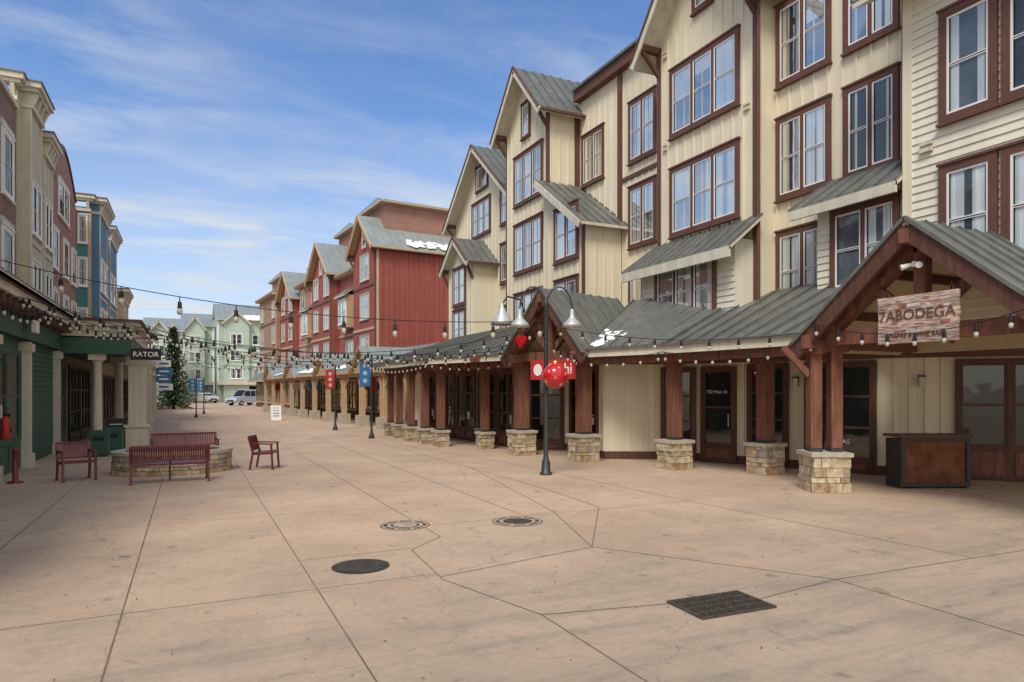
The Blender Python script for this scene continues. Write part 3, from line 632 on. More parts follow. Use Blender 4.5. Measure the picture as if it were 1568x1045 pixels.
for (a,c,o1,z1,m) in ((1.5,6.5,-1.2,16.0,'brick'),(11.8,16.6,-2.2,16.4,'brick'),(22,28,-2.5,15.2,'red'),(33,40,-.8,15.2,'brickt')):
    RB.box('penthouse',m,a,c,-16,o1,11,z1); RB.box('penthouse_cornice','tan',a-.2,c+.2,-16.2,o1+.3,z1-.15,z1); 
    for e,sg in ((a-.4,1),(c+.4,-1)):
        RB.slab((e,o1+.4,z1+.02),(e,-16.3,z1+.02),(c/2+a/2,-16.3,z1+.9),(c/2+a/2,o1-.3,z1+.9),m='roofg',fas='tan',seam=.6)
    RB.slab((a-.4,o1+.4,z1+.02),(c+.4,o1+.4,z1+.02),(c/2+a/2+.01,o1-.3,z1+.9),(c/2+a/2-.01,o1-.3,z1+.9),m='roofg',fas='tan',seam=9)
RB.F(12,47,D[1],-D[0],D[0],-D[1])
RB.box('south_wall_lower','red',.02,16,-1,0.02,0,12.55)
for i in range(40): RB.box('south_battens','red',.1+i*.4,.15+i*.4,.02,.055,3.3,12.1)
RB.box('corner_boards','tan',.0,.2,.02,.07,3.3,12.1); RB.box('eave_frieze','brown',.0,16,.02,.06,12.1,12.4)
rf()
E=18.
RB.box('shopfronts','brown',-17,E,-.2,1.2,0,3.3); RB.box('shopfronts_far','brown',E,41,-.2,.9,0,3.3)
for i in range(17):
    a=-16.5+i*3.4; oo=1.2 if a<E-3 else .9
    RB.window(a+.3,a+2.7,.7,2.6,3,oo,trim='tan',sash='timberd',cur=False,glass='glassd',back='dark')
RB.slab((-17.3,4.5,3.1),(E,4.5,3.1),(E,.8,4.6),(-17.3,.8,4.6),m='roofg',fas='tan',seam=.6,th=.16)
RB.slab((E,1.9,3.1),(41,1.9,3.1),(41,.3,4.2),(E,.3,4.2),m='roofg',fas='tan',seam=.6,th=.16)
RB.box('arcade_beam','tan',-17,E,4.05,4.3,2.75,3.0)
for i in range(11):
    a=-16.6+i*3.4
    for q in (0,.45): RB.box('arcade_posts','tan',a+q,a+q+.16,4.08,4.26,.6,2.75)
    RB.beam('arcade_braces','tan',(a+.6,4.17,2.2),(a+1.1,4.17,2.75),.1,.1); RB.beam('arcade_braces','tan',(a,4.17,2.2),(a-.5,4.17,2.75),.1,.1)
    RB.box('arcade_pedestals','cap',a-.12,a+.75,3.9,4.44,0,.6)
for a in (-12,-4,5,13):
    RB.prism('arcade_gables','tan',[(a,3.1),(a+3.2,3.1),(a+1.6,4.3)],4.2,4.45); RB.slab((a-.2,4.7,3.0),(a-.2,1.5,3.0),(a+1.6,1.5,4.4),(a+1.6,4.7,4.4),m='roofg',fas='tan'); RB.slab((a+3.4,4.7,3.0),(a+3.4,1.5,3.0),(a+1.6,1.5,4.4),(a+1.6,4.7,4.4),m='roofg',fas='tan')
for a,m in ((-9,'redsign'),(-1.5,'green'),(3,'bluesign'),(9,'white'),(15,'redsign')):
    RB.box('hanging_signs',m,a,a+.06,3.2,4.0,2.0,2.6)
RB.done()
def lp(s,o,z): return (12+D[0]*s-D[1]*o,47+D[1]*s+D[0]*o,z)
snowpatch('snow_patch',[lp(-.2,-2.5,12.55),lp(-.2,-13,12.55),lp(.5,-13,13.1),lp(.5,-2.5,13.1)],None,230,(.18,.4))
snowpatch('snow_patch',[lp(-6,4.3,3.25),lp(17,4.3,3.25),lp(17,3.3,3.6),lp(-6,3.3,3.6)],None,110,(.2,.5))
# ================================================================ far green buildings
def farhouse(name,x0,x1,y,h,zr,m,roof='roofg',depth=14,gables=1):
    b=Ob(name); b.F(0,y,1,0,0,-1)
    b.box('walls',m,x0,x1,-depth,0,0,h)
    b.slab((x0-.4,.5,h-.1),(x1+.4,.5,h-.1),(x1+.4,-depth/2,zr),(x0-.4,-depth/2,zr),m=roof,seam=.8)
    b.slab((x0-.4,-depth-.5,h-.1),(x1+.4,-depth-.5,h-.1),(x1+.4,-depth/2,zr),(x0-.4,-depth/2,zr),m=roof,seam=.8)
    for xx in (x0,x1): 
        F0=(b.o.copy(),b.d.copy(),b.n.copy()); b.F(xx,y,0,1,(-1 if xx==x0 else 1),0); b.prism('end_walls',m,[(0,h),(depth,h),(depth/2,zr-.15)],-.1,0); b.o,b.d,b.n=F0
    w=(x1-x0)/gables
    for g in range(gables):
        a=x0+g*w+w*.08; c=a+min(w*.62,4.); b.prism('bays',m,[(a,0),(c,0),(c,h-.5),((a+c)/2,h+1.3),(a,h-.5)],-3,.8); b.gable(a,c,h-.5,h+1.4,.8,-4,.3,.4,m=roof,rake='taupel',br=False,seam=.8)
        for z in (4.8,7.8,10.6):
            if z<h-1: b.window((a+c)/2-.9,(a+c)/2+.9,z-.8,z+.8,2,.8,trim='white',tw=.12)
            x=c+.6
            while x+1.2<x0+(g+1)*w-.2 and z<h-1: b.window(x,x+1.1,z-.8,z+.8,1,0,trim='white',tw=.12); x+=2.3
    b.box('corner_boards','white',x0,x0+.25,0,.06,3.5,h-.3); b.box('corner_boards','white',x1-.25,x1,0,.06,3.5,h-.3); b.box('belt','white',x0+.25,x1-.25,0,.05,6.2,6.4)
    b.box('shopfront_band','taupel',x0,x1,0.01,1.4,2.9,3.5)
    b.window(x0+1,x1-1,.6,2.7,5,.0,trim='taupel',sash='timberd',cur=False,glass='glassd',back='dark')
    b.done()
farhouse('pale_green_building',4.2,16,122,14.0,17.3,'greenl',gables=1)
farhouse('sage_green_building',-1.0,3.9,130,13.5,16.2,'greenm',gables=1)
farhouse('sage_green_building',-6,-1.0,112,11.,13.4,'greenm',gables=1)
farhouse('pale_green_building',16.5,30,128,11,14,'greenl',gables=2)
snowpatch('snow_patch',[(8.5,121.6,14.05),(15,121.6,14.05),(15,123.4,14.9),(8.5,123.4,14.9)],None,110,(.3,.9))
# ================================================================ left side
G=Ob('green_storefront_building'); G.F(0,0,0,1,1,0)  # o = X
G.box('walls','green',6,25.5,-9,-3.95,0,4.0); 
G.box('shop_wall','green',21.5,25.5,-3.95,-3.9,0,3.3)
G.laps(21.6,25.4,.3,3.2,-3.9,'green',.14)
for a in (14.5,17.6,20.95,25.3): G.box('pilasters','taupel',a,a+.3,-3.95,-3.72,0,3.25); G.box('pilaster_caps','taupel',a-.05,a+.35,-3.95,-3.66,3.0,3.2); G.box('pilaster_bases','taupel',a-.05,a+.35,-3.95,-3.66,0,.35)
for a,c in ((15,17.4),(18.1,20.8)): G.shop(a,c,.8,2.9,2,2,-3.95,trim='green')
G.box('fascia','green',6,25.5,-3.95,-3.7,3.3,3.95); G.box('fascia_trim','taupel',6,25.5,-3.7,-3.62,3.85,3.98)
G.box('cornice','taupel',6,25.6,-4.5,-3.3,4.0,4.18); G.box('cornice_cap','timberd',6,25.7,-4.5,-3.2,4.18,4.26)
for i in range(24): G.box('cornice_brackets','timberd',12+i*.56,12.12+i*.56,-3.7,-3.35,3.8,4.0)
G.slab((6,-3.2,4.3),(25.4,-3.2,4.3),(25.4,-5.15,4.8),(6,-5.15,4.8),m='roof')
G.F(0,25.6,1,0,0,-1) # s = X, o = -(Y-25.6)
G.box('arcade_beam','green',-4.3,-1.75,-9,0,3.2,3.72); G.box('arcade_frieze','taupel',-4.3,-1.7,-9,.05,3.76,4.12); G.box('arcade_cornice','taupel',-4.4,-1.5,-9.2,.25,4.12,4.26); G.box('arcade_cap','timberd',-4.45,-1.42,-9.3,.33,4.26,4.34)
for i in range(8): G.box('arcade_brackets','taupel',-4.1+i*.33,-4.0+i*.33,.0,.2,3.95,4.12)
G.box('inner_wall','brickd',-5,-3.9,-9,-2.2,0,3.2); 
G.F(0,0,0,1,1,0)
G.box('entrance_wall','green',25.6,28,-4.4,-3.92,0,3.2); G.shop(26.0,27.5,.6,2.8,2,2,-3.92,trim='green'); G.shop(28.4,30.6,.4,2.8,3,3,-3.9,trim='black'); G.shop(31,33.5,.4,2.8,3,3,-3.9,trim='black')
def column(x,y,r=.15):
    G.lathe('columns','taupel',(x,y,0),[(0,0),(r*1.7,0),(r*1.7,.12),(r*1.3,.2),(r*1.15,.28),(r,.35),(r*.85,2.9),(r*1.1,2.95),(r*1.2,3.0)],16)
    G.F(x,y,1,0,0,1); G.box('column_caps','taupel',-r*1.6,r*1.6,-r*1.6,r*1.6,3.0,3.2); G.box('column_plinths','taupel',-r*2,r*2,-r*2,r*2,0,.1)
column(-2.75,25.95); column(-2.3,27.9); column(-2.0,31); column(-2.0,34)
def pillar(x,y,w=.75):
    G.F(x,y,1,0,0,1); G.box('pillar_bases','taupel',-w/2,w/2,-w/2,w/2,0,.7); G.box('pillar_base_caps','taupel',-w/2-.05,w/2+.05,-w/2-.05,w/2+.05,.7,.8)
    G.box('pillars','taupel',-w*.38,w*.38,-w*.38,w*.38,.8,2.9); G.box('pillar_caps','taupel',-w*.45,w*.45,-w*.45,w*.45,2.9,3.02); G.box('pillar_caps','taupel',-w*.5,w*.5,-w*.5,w*.5,3.02,3.2)
pillar(-1.65,27.0,.7); pillar(-1.6,30.5,.55)
G.F(-3.55,0,0,1,1,0); G.box('light_box','white',20.2,20.6,0,.1,3.45,3.75)
G.done()
A2=Ob('left_arcade_building'); A2.F(0,0,0,1,1,0)
A2.box('walls','taupe',34.8,53,-9,-3.6,0,3.6); A2.box('beam','taupel',34.8,53,-2.4,-2.0,2.9,3.4); A2.slab((34.8,-1.7,3.4),(53,-1.7,3.4),(53,-4.8,4.4),(34.8,-4.8,4.4),m='roof')
for i in range(7): A2.box('posts','taupel',35+i*2.8,35.3+i*2.8,-2.35,-2.05,0,2.9); A2.shop(35.4+i*2.6,37.6+i*2.6,.6,2.6,2,2,-3.6,trim='timberd')
A2.done()
def townhouse(name,y0,y1,x,h,m,bays,roofm='roof',base=3.9,trim='taupel',south=None,rows=(5.6,8.3,10.9)):
    b=Ob(name); b.F(0,0,0,1,1,0)
    b.box('walls',m,y0,y1,x-8,x,base,h)
    for (a,c,o,ht,mm) in bays:
        b.box('bays',mm,a,c,x-.1,x+o,base+.6,ht-.1); b.F(x,0,0,1,1,0); b.cornice(a,c,o,ht,trim,.36); 
        for z in rows:
            if z+.95<ht-.6:
                b.window(a+.25,c-.25,z-.8,z+.8,2,o,trim='white',tw=.08)
                b.box('spandrels',trim,a+.05,c-.05,o,o+.04,z-1.25,z-1.12)
        b.box('bay_corners',trim,a-.02,a+.12,o,o+.05,base+.6,ht-.7); b.box('bay_corners',trim,c-.12,c+.02,o,o+.05,base+.6,ht-.7)
        b.F(0,0,0,1,1,0)
    return b
b=townhouse('dark_brick_building',8,27.2,-5.2,11.3,'brickd',[])
b.F(-5.2,0,0,1,1,0)
for a in (12,15,18,20.6,23.0,25.3):
    for z in (6.1,9.1): b.window(a,a+1.2,z-.9,z+.9,1,0,trim='white',tw=.12); b.box('lintels','taupel',a-.2,a+1.4,0,.06,z+1.05,z+1.25)
b.box('coping','taupel',8,27.1,-.3,.1,11.3,11.45); b.done()
b=townhouse('taupe_bay_building',27.2,32.0,-5.15,11.6,'taupe',[(27.6,29.5,.25,12.35,'taupe'),(30.1,31.8,.22,11.5,'taupe')])
b.F(0,27.2,1,0,0,-1); b.cornice(-7.2,-5.2,0,12.4,'taupel',.3); b.box('return_wall','taupe',-7.5,-5.15,0,.02,4,12)
b.done()
b=townhouse('red_brick_building',32.0,42,-5.4,11.6,'brick',[]); b.F(-5.4,0,0,1,1,0)
pts=[(34,11.5)]+[(34+7.4*i/14,11.8+1.6*math.sin(math.pi*i/14)) for i in range(15)]+[(41.4,11.5)]
b.prism('curved_parapet','brick',pts,-.3,.02); 
for i in range(14):
    p,q=pts[i+1],pts[i+2]; b.beam('parapet_coping','timberd',(p[0],-.14,p[1]+.05),(q[0],-.14,q[1]+.05),.45,.12)
for a in (32.5,35,37.8,40.2):
    for z in (5.6,8.3): b.window(a,a+1.2,z-.8,z+.8,1,.0,trim='white',tw=.1)
b.window(36.3,39.0,10.1,11.6,2,.02,trim='white',tw=.1); b.done()
b=townhouse('blue_bay_building',42,52,-4.75,11.5,'blue',[(42.4,46.2,.35,12.3,'blue'),(47.4,51.4,.35,11.9,'blue')])
b.F(0,42,1,0,0,-1); b.box('return_wall','teal',-7,-4.75,0,.02,4,11.8); b.cornice(-6.4,-4.8,0,12.3,'taupel',.3)
b.box('corner_trim','tan',-4.9,-4.73,.02,.06,4,11.5)
for z in (5.6,8.3,10.6): b.window(-5.3,-4.95,z-.7,z+.7,1,.02,trim='white',tw=.06)
b.done()
b=townhouse('tan_gabled_building',52.5,60,-4.6,9.2,'brickt',[(54,58,.4,9.0,'taupe')],rows=(5.6,7.6)); b.F(0,0,0,1,1,0); b.box('lower','taupe',52.5,60,-12,-4,0,3.9); b.box('chimney','brick',53,54,-6,-5,9.1,10.6); b.done()
for (y0,y1,h,m) in ((61,72,5.6,'taupe'),(74,90,5.4,'brickt'),(92,108,6.5,'greenm')):
    b=Ob('low_shop_building'); b.F(0,0,0,1,1,0); mid=(y0+y1)/2; b.box('walls',m,y0,y1,-14,-4.2,0,h-1.2)
    b.prism('gable_walls',m,[(y0,h-1.2),(y1,h-1.2),(mid,h+1)],-13,-4.3); b.gable(y0,y1,h-1.2,h+1.1,-4.2,-14,.3,.4)
    b.F(0,y0,1,0,0,-1); b.shop(-7,-5,.7,2.6,2,2,0); b.F(-4.2,0,0,1,1,0)
    for i in range(3): b.shop(y0+1+i*3.3,y0+3.4+i*3.3,.6,2.7,2,2,0)
    b.done()
b=Ob('blade_sign'); b.F(0,25.2,1,0,0,-1)
b.box('board','black',-1.75,-.85,0,.05,3.0,3.38); b.text('RATOR',(-1.3,.053,3.18),.23,'white',.004)
for a in (-1.6,-.95): b.box('hanger','iron',a,a+.02,.01,.03,3.38,3.7)
b.box('arm','iron',-1.8,-.75,.005,.035,3.7,3.73); b.done()
b=Ob('shop_sign'); b.F(0,34,1,0,0,-1); 
for i,(z,m) in enumerate(((3.2,'white'),(2.85,'bluesign'),(2.5,'bluesign'),(2.15,'white'))): b.box('panels',m,-1.35,-.75+.08*(i%2),0,.05,z-.15,z+.15); b.box('panel_text','bluesign' if m=='white' else 'white',-1.22,-.85,.052,.056,z-.04,z+.04)
b.box('arm','iron',-1.95,-.6,-.02,.0,3.6,3.64); b.box('arm','iron',-1.2,-1.17,-.02,0,2,3.6); b.done()
# ================================================================ seats
def seat(name,x,y,ang,w,hb=.8):
    b=Ob(name); ca,sa=math.cos(ang),math.sin(ang); b.F(x,y,ca,sa,sa,-ca)
    zs=.44; m='burg'
    for a in (-w/2,w/2):
        b.beam('legs',m,(a,.26,0),(a,.22,.64),.045,.045); b.beam('legs',m,(a,-.30,0),(a,-.22,.45),.045,.045)
        b.beam('back_posts',m,(a,-.22,.42),(a,-.33,hb),.045,.045)
        b.beam('armrests',m,(a,.26,.64),(a,-.28,.66),.055,.03); b.beam('seat_rails',m,(a,.24,zs-.03),(a,-.22,zs-.05),.035,.045)
        b.box('feet',m,a-.035,a+.035,.22,.3,0,.012); b.box('feet',m,a-.035,a+.035,-.34,-.26,0,.012)
    b.beam('seat_rails',m,(-w/2,.24,zs-.02),(w/2,.24,zs-.02),.035,.045); b.beam('seat_rails',m,(-w/2,-.22,zs-.04),(w/2,-.22,zs-.04),.035,.045)
    n=int(w/.045)
    for i in range(n):
        a=-w/2+.03+(w-.06)*i/(n-1)
        b.beam('seat_slats',m,(a,.24,zs+.005),(a,-.22,zs-.02),.032,.01)
        b.beam('back_slats',m,(a,-.235,zs+.06),(a,-.325,hb-.02),.034,.01)
    b.beam('back_rails',m,(-w/2,-.33,hb),(w/2,-.33,hb),.045,.05); b.beam('back_rails',m,(-w/2,-.235,zs+.05),(w/2,-.235,zs+.05),.035,.035)
    if w>1: b.beam('back_posts',m,(0,-.22,.42),(0,-.33,hb),.04,.04); b.beam('legs',m,(0,.24,0),(0,.24,.42),.04,.04)
    b.done()
seat('park_bench',-.38,16.4,math.radians(183),1.5)
seat('park_bench',-.1,20.2,math.radians(5),1.6)
seat('metal_chair',-2.25,17.5,math.radians(20),.62,.82); seat('metal_chair',1.75,18.1,math.radians(70),.62,.82)
b=Ob('stone_planter'); cx,cy=-.35,18.45; rx,ry=1.3,1.0
def ell(q,z,k=64): return [Vector((cx+rx*q*math.cos(2*math.pi*i/k),cy+ry*q*math.sin(2*math.pi*i/k),z)) for i in range(k)]
for q,m,z0,z1,part in ((.975,'mortar',0,.46,'core'),(1.04,'cap',.46,.54,'coping')):
    v=ell(q,z0)+ell(q,z1); b.raw(part,m,v,[(i,(i+1)%64,64+(i+1)%64,64+i) for i in range(64)]+[tuple(range(64,128))])
b.raw('soil','bark',ell(.8,.545),[tuple(range(64))])
z=0
while z<.45:
    h=min(U(.08,.15),.46-z); t=0
    while t<2*math.pi-.03:
        dt=min(U(.09,.28),2*math.pi-t); p=U(1.0,1.03)
        def P(tt,q,zz): return Vector((cx+rx*q*math.cos(tt),cy+ry*q*math.sin(tt),zz))
        t0,t1=t+.006,t+dt-.006; v=[P(t0,.96,z+.006),P(t1,.96,z+.006),P(t1,p,z+.006),P(t0,p,z+.006),P(t0,.96,z+h-.006),P(t1,.96,z+h-.006),P(t1,p,z+h-.006),P(t0,p,z+h-.006)]
        b.raw('stones','stone',v,[(0,3,2,1),(4,5,6,7),(0,1,5,4),(1,2,6,5),(2,3,7,6),(3,0,4,7)]); t+=dt
    z+=h
b.done()
def bin_(x,y,m='green',k=.78):
    b=Ob('litter_bin'); b.F(x,y,1,0,0,-1)
    def bx(p,mm,*q): b.box(p,mm,*[v*k for v in q])
    bx('body',m,-.33,.33,-.33,.33,.05,.85); bx('base','black',-.3,.3,-.3,.3,0,.05); bx('lid',m,-.37,.37,-.37,.37,.85,.92); bx('hood',m,-.28,.28,-.28,.28,.92,1.0); bx('slot','black',-.18,.18,.33,.335,.62,.76)
    for i in range(5): bx('ribs',m,-.3+i*.14,-.26+i*.14,.33,.35,.1,.55)
    b.done()
bin_(-2.45,23.6); bin_(-2.2,25.0)
b=Ob('steel_bollard'); b.lathe('post','burg',(-3.38,17.6,0),[(0,0),(.15,0),(.15,.03),(.06,.05),(.055,.68),(.065,.7),(.06,.74),(0,.76)]); b.done()
b=Ob('fire_extinguisher'); fx,fy=-3.68,18.25
b.lathe('cylinder','redsign',(fx,fy,.9),[(0,0),(.08,0),(.09,.04),(.09,.42),(.05,.5),(.02,.53)]); b.F(fx,fy,1,0,0,-1); b.box('handle','black',-.03,.09,-.02,.02,1.42,1.47); b.box('bracket','iron',-.12,.0,-.05,.05,1.1,1.15); b.beam('hose','black',(.05,0,1.43),(.11,0,1.05),.025,.025); b.done()
def aboard(x,y,m):
    b=Ob('sandwich_board'); b.F(x,y,1,0,0,-1)
    for sg in (-1,1):
        b.face('panel',m,[(-.3,sg*.25,.0),(.3,sg*.25,.0),(.3,sg*.03,1.0),(-.3,sg*.03,1.0)]); 
        for a in (-.31,.31): b.beam('frame','timberd' if m!='white' else 'white',(a,sg*.25,0),(a,sg*.03,1.0),.035,.035)
        for k in range(4): b.beam('chalk_lines','white' if m!='white' else 'bluesign',(-.2,sg*(.21-.05*k)+sg*.012,.3+.17*k),(.2,sg*(.21-.05*k)+sg*.012,.3+.17*k),.012,.03)
        b.beam('frame','timberd' if m!='white' else 'white',(-.31,sg*.03,1.0),(.31,sg*.03,1.0),.035,.035)
    b.done()
aboard(-2.3,27,'black'); aboard(5.2,47,'white')
# ================================================================ string lights
def string(p,q,sag,n,big=False,start=.03,endt=.97):
    b=Ob('string_lights'); p=Vector(p);q=Vector(q); K=36
    f=lambda t:p.lerp(q,t)-Vector((0,0,sag*4*t*(1-t)))
    b.tube('cord','cord',[f(i/K) for i in range(K+1)],.010 if big else .008,5)
    for i in range(n):
        c=f(start+(endt-start)*i/max(1,n-1))
        if big:
            b.lathe('sockets','cord',c,[(.012,.0),(.012,-.1),(.04,-.12),(.045,-.22),(.055,-.25)],10); b.lathe('bulbs','bulb',c,[(.04,-.25),(.06,-.32),(.05,-.38),(0,-.41)],10)
        else:
            b.lathe('sockets','cord',c,[(.01,.0),(.024,-.03),(.032,-.1),(.036,-.13)],8); b.lathe('bulbs','bulb',c,[(.024,-.13),(.036,-.16),(.03,-.2),(0,-.22)],8)
    b.done()
string((-4.0,17.5,4.85),(8.2,14.5,3.75),.5,11,True)
string((8.2,14.5,3.6),(11.0,9.2,3.15),.25,10)
string((-3.6,17.5,4.1),(8.9,18.3,3.4),.75,26)
string((-3.6,18.5,4.2),(7.6,13.9,3.5),.95,22)
string((-3.3,18.5,3.8),(9.0,18.6,3.25),.5,22); string((-1.6,25.3,3.9),(9.2,18.6,3.2),.55,20); string((-1.6,28.5,3.8),(7.8,23,3.15),.5,18); string((7.6,13.9,3.3),(9.9,16.0,3.0),.15,6)
string((11.0,9.1,3.0),(10.5,13.2,2.95),.18,9); string((10.5,13.2,2.95),(9.3,16.2,3.0),.15,7); string((9.0,18.6,3.0),(7.5,22,3.0),.15,9); string((7.4,22,3.0),(7.3,29,3.0),.12,14)
string((10.85,9.1,3.3),(10.85,5.0,3.3),.35,9); string((-3.3,14,4.0),(-3.2,20,4.0),.35,10); string((-3.2,20,4.0),(-1.5,25.4,4.0),.3,12); string((-1.5,25.3,4.1),(7.5,22,3.3),.7,16)
string((-1.5,30,4.3),(7.4,27,3.4),.6,14); string((-1.9,38,4.3),(7.6,36,3.8),.6,14); string((-1.9,46,4.3),(8,45,3.8),.6,14); string((-2,55,4.5),(6.8,56,4),.6,12); string((-2,64,5),(6.2,66,4.2),.6,12)
string((-1.5,26,4.3),(6.8,34,3.9),.6,14); string((-1.9,44,4.4),(7.4,29,3.4),.7,14)
# ================================================================ christmas tree
b=Ob('christmas_tree'); tx,ty,th=-1.5,78,8.6
b.cyl('trunk','bark',(tx,ty,0),(tx,ty,th),.16,.02,8,True)
for i in range(260):
    z=.5+(th-.6)*(i/260); rr=(1-(z/th))*1.9+.12; a=i*2.4; L=rr*U(.7,1.15)
    tip=Vector((tx+L*math.cos(a),ty+L*math.sin(a),z-.25*L)); b.cyl('limbs','bark',(tx,ty,z),tip,.03,.008,4,True)
    for k in range(30):
        t=U(.15,1.05); c=Vector((tx,ty,z)).lerp(tip,t)+Vector((U(-.2,.2),U(-.2,.2),U(-.2,.12))); s=U(.12,.26); d=Vector((math.cos(a)+U(-.6,.6),math.sin(a)+U(-.6,.6),U(-.6,.2))).normalized(); r=Vector((-d.y,d.x,U(-.6,.6)))
        b.raw('needle_clumps','leaf',[c-r*s*.4,c+d*s*1.2,c+r*s*.4,c-d*s*.4],[(0,1,2,3)])
    if i%4==0: b.lathe('ornaments','gold' if i%8 else 'redg',tip,[(0,-.08),(.06,-.05),(.08,0),(.06,.05),(0,.08)],6)
b.lathe('star','gold',(tx,ty,th),[(0,-.1),(.2,.1),(.05,.2),(0,.5)],5); b.done()
# ================================================================ vehicles
def van(name,x,y,ang,paint='carw',L=4.9,h=1.9,w=1.9):
    b=Ob(name); ca,sa=math.cos(ang),math.sin(ang); b.F(x,y,ca,sa,-sa,ca)
    low=[(-L/2,.35),(L/2,.35),(L/2+.03,.75),(L/2-.15,1.0),(L/2-1.1,1.15),(-L/2,1.15),(-L/2-.03,.6)]
    b.prism('body',paint,low,-w/2,w/2)
    a=[(-L/2+.05,1.15),(L/2-1.1,1.15),(L/2-1.9,h-.05),(L/2-2.2,h),(-L/2+.3,h),(-L/2+.1,h-.12)]
    n=len(a); v=[b.W((p,-w/2+.02,z)) if z<1.2 else b.W((p,-w/2+.17,z)) for p,z in a]+[b.W((p,w/2-.02,z)) if z<1.2 else b.W((p,w/2-.17,z)) for p,z in a]
    b.raw('cabin',paint,v,[tuple(range(n))[::-1],tuple(range(n,2*n))]+[(i,(i+1)%n,n+(i+1)%n,n+i) for i in range(n)])
    for sg in (-1,1):
        for p0,p1 in ((-L/2+.35,-L/2+1.5),(-L/2+1.6,-.1),(0.0,1.0)):
            b.face('side_windows','black',[(p0,sg*(w/2-.015),1.2),(p1+(.25 if p1==1.0 else 0),sg*(w/2-.015),1.2),(p1-(.25 if p1==1. else 0),sg*(w/2-.13),h-.2),(p0,sg*(w/2-.13),h-.2)])
        for wx in (-L/2+.95,L/2-.95): b.cyl('wheels','tyre',(wx,sg*(w/2-.2),.34),(wx,sg*(w/2+.01),.34),.34,.34,20); b.cyl('hubs','galv',(wx,sg*(w/2),.34),(wx,sg*(w/2+.02),.34),.2,.2,12)
        b.box('headlights','white',L/2-.08,L/2+.035,sg*w/2*.9-.2*(sg>0),sg*w/2*.9+.2*(sg<0),.72,.9); b.box('mirrors',paint,1.0,1.15,sg*(w/2+.02),sg*(w/2+.2),1.15,1.32)
        b.box('tail_lights','redsign',-L/2-.05,-L/2+.02,sg*w/2*.95-.12*(sg>0),sg*w/2*.95+.12*(sg<0),.8,1.2)
    b.face('windscreen','black',[(L/2-1.13,-w/2+.15,1.2),(L/2-1.13,w/2-.15,1.2),(L/2-1.86,w/2-.25,h-.08),(L/2-1.86,-w/2+.25,h-.08)])
    b.box('grille','black',L/2+.0,L/2+.04,-.5,.5,.5,.72); b.box('bumper','black',L/2-.05,L/2+.06,-w/2+.1,w/2-.1,.32,.45); b.box('number_plate','white',L/2+.06,L/2+.07,-.25,.25,.4,.5)
    b.done()
van('parked_van',6.6,94,math.radians(-140),L=4.9,h=2.1); van('parked_car',9.2,101,math.radians(-120),'galv',4.6,1.6,1.85); van('parked_car',2.2,114,math.radians(-60),'galv',4.6,1.6,1.85)
# ================================================================ camera, sun, sky
cam=bpy.data.cameras.new('camera'); co=bpy.data.objects.new('camera',cam); sc.collection.objects.link(co)
cam.lens=23.42; cam.sensor_width=36; cam.shift_y=.048; cam.clip_end=4000; cam.clip_start=.05
co.location=(0,0,2.0); co.rotation_euler=(math.radians(90),0,-math.radians(25.84)); sc.camera=co
tos=Vector((-.42,-.44,.79)).normalized()
sl=bpy.data.lights.new('sun','SUN'); sl.energy=2.9; sl.angle=math.radians(20); sl.color=(1,.95,.86)
so=bpy.data.objects.new('sun',sl); sc.collection.objects.link(so); so.rotation_euler=tos.to_track_quat('Z','Y').to_euler(); so.location=(-20,-20,40)
w=bpy.data.worlds.new('World'); sc.world=w; w.use_nodes=True; nt=w.node_tree; bg=nt.nodes['Background']
sky=nt.nodes.new('ShaderNodeTexSky'); sky.sky_type='NISHITA'; sky.sun_disc=False
sky.sun_elevation=math.asin(tos.z); sky.sun_rotation=math.atan2(tos.x,tos.y)%(2*math.pi); sky.air_density=1.0; sky.dust_density=.3; sky.ozone_density=2.5
tc=nt.nodes.new('ShaderNodeTexCoord')
sp=nt.nodes.new('ShaderNodeSeparateXYZ'); nt.links.new(tc.outputs['Generated'],sp.inputs[0])
def mth(op,a,b=None,c=None):
    n=nt.nodes.new('ShaderNodeMath'); n.operation=op
    for i,v in enumerate((a,b,c)):
        if v is None: continue
        if isinstance(v,(int,float)): n.inputs[i].default_value=v
        else: nt.links.new(v,n.inputs[i])
    return n.outputs[0]
zc=mth('MAXIMUM',sp.outputs[2],0.0); den=mth('ADD',zc,.14)
px=mth('DIVIDE',sp.outputs[0],den); py=mth('DIVIDE',sp.outputs[1],den)
cb=nt.nodes.new('ShaderNodeCombineXYZ'); nt.links.new(px,cb.inputs[0]); nt.links.new(py,cb.inputs[1])
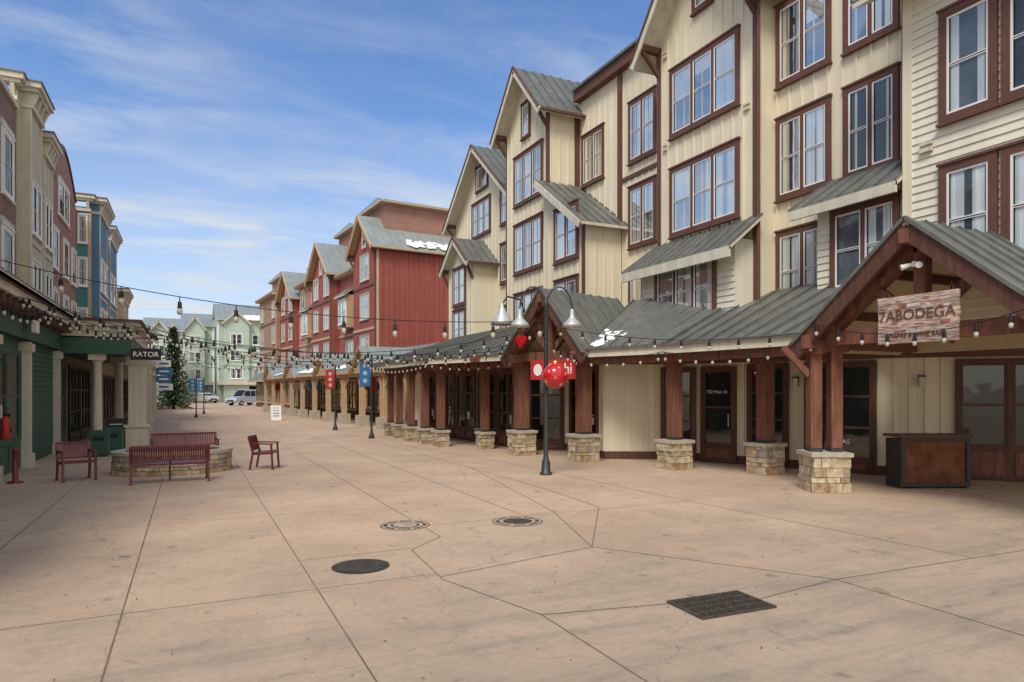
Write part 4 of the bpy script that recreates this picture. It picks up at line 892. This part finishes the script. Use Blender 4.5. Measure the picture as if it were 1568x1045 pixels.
mp=nt.nodes.new('ShaderNodeMapping'); mp.inputs['Rotation'].default_value=(0,0,math.radians(48)); mp.inputs['Scale'].default_value=(.7,1.5,1); mp.inputs['Location'].default_value=(2.2,.7,0); nt.links.new(cb.outputs[0],mp.inputs[0])
def nz(s,d,r,dist): 
    n=nt.nodes.new('ShaderNodeTexNoise'); n.inputs['Scale'].default_value=s; n.inputs['Detail'].default_value=d; n.inputs['Roughness'].default_value=r; n.inputs['Distortion'].default_value=dist; nt.links.new(mp.outputs[0],n.inputs['Vector']); return n.outputs['Fac']
def mrg(v,a,b,c=0,d=1):
    n=nt.nodes.new('ShaderNodeMapRange'); n.inputs['From Min'].default_value=a; n.inputs['From Max'].default_value=b; n.inputs['To Min'].default_value=c; n.inputs['To Max'].default_value=d; nt.links.new(v,n.inputs['Value']); return n.outputs[0]
big=mrg(nz(.8,4,.5,.3),.36,.58); fine=mrg(nz(2.4,12,.62,.5),.40,.72)
cl=mth('MULTIPLY',big,fine)
hz=mrg(sp.outputs[2],.0,.38,.74,.03)           # haze towards the horizon
beh=mrg(sp.outputs[1],.2,-.5,0,.85)            # unseen white overcast added behind the viewpoint as soft fill light
al=mth('MINIMUM',mth('ADD',mth('MULTIPLY',cl,.75),hz),.95)
tint=nt.nodes.new('ShaderNodeMix'); tint.data_type='RGBA'; tint.blend_type='MULTIPLY'; tint.inputs[0].default_value=1; tint.inputs[7].default_value=(.76,.96,1.2,1); nt.links.new(sky.outputs[0],tint.inputs[6])
mx=nt.nodes.new('ShaderNodeMix'); mx.data_type='RGBA'; nt.links.new(al,mx.inputs[0]); nt.links.new(tint.outputs[2],mx.inputs[6]); mx.inputs[7].default_value=(5.0,5.2,5.35,1)
m2=nt.nodes.new('ShaderNodeMix'); m2.data_type='RGBA'; nt.links.new(beh,m2.inputs[0]); nt.links.new(mx.outputs[2],m2.inputs[6]); m2.inputs[7].default_value=(7.4,7.1,6.6,1)
nt.links.new(m2.outputs[2],bg.inputs[0]); bg.inputs[1].default_value=.15
sc.view_settings.view_transform='Standard'; sc.view_settings.look='None'; sc.view_settings.exposure=0
print('done')
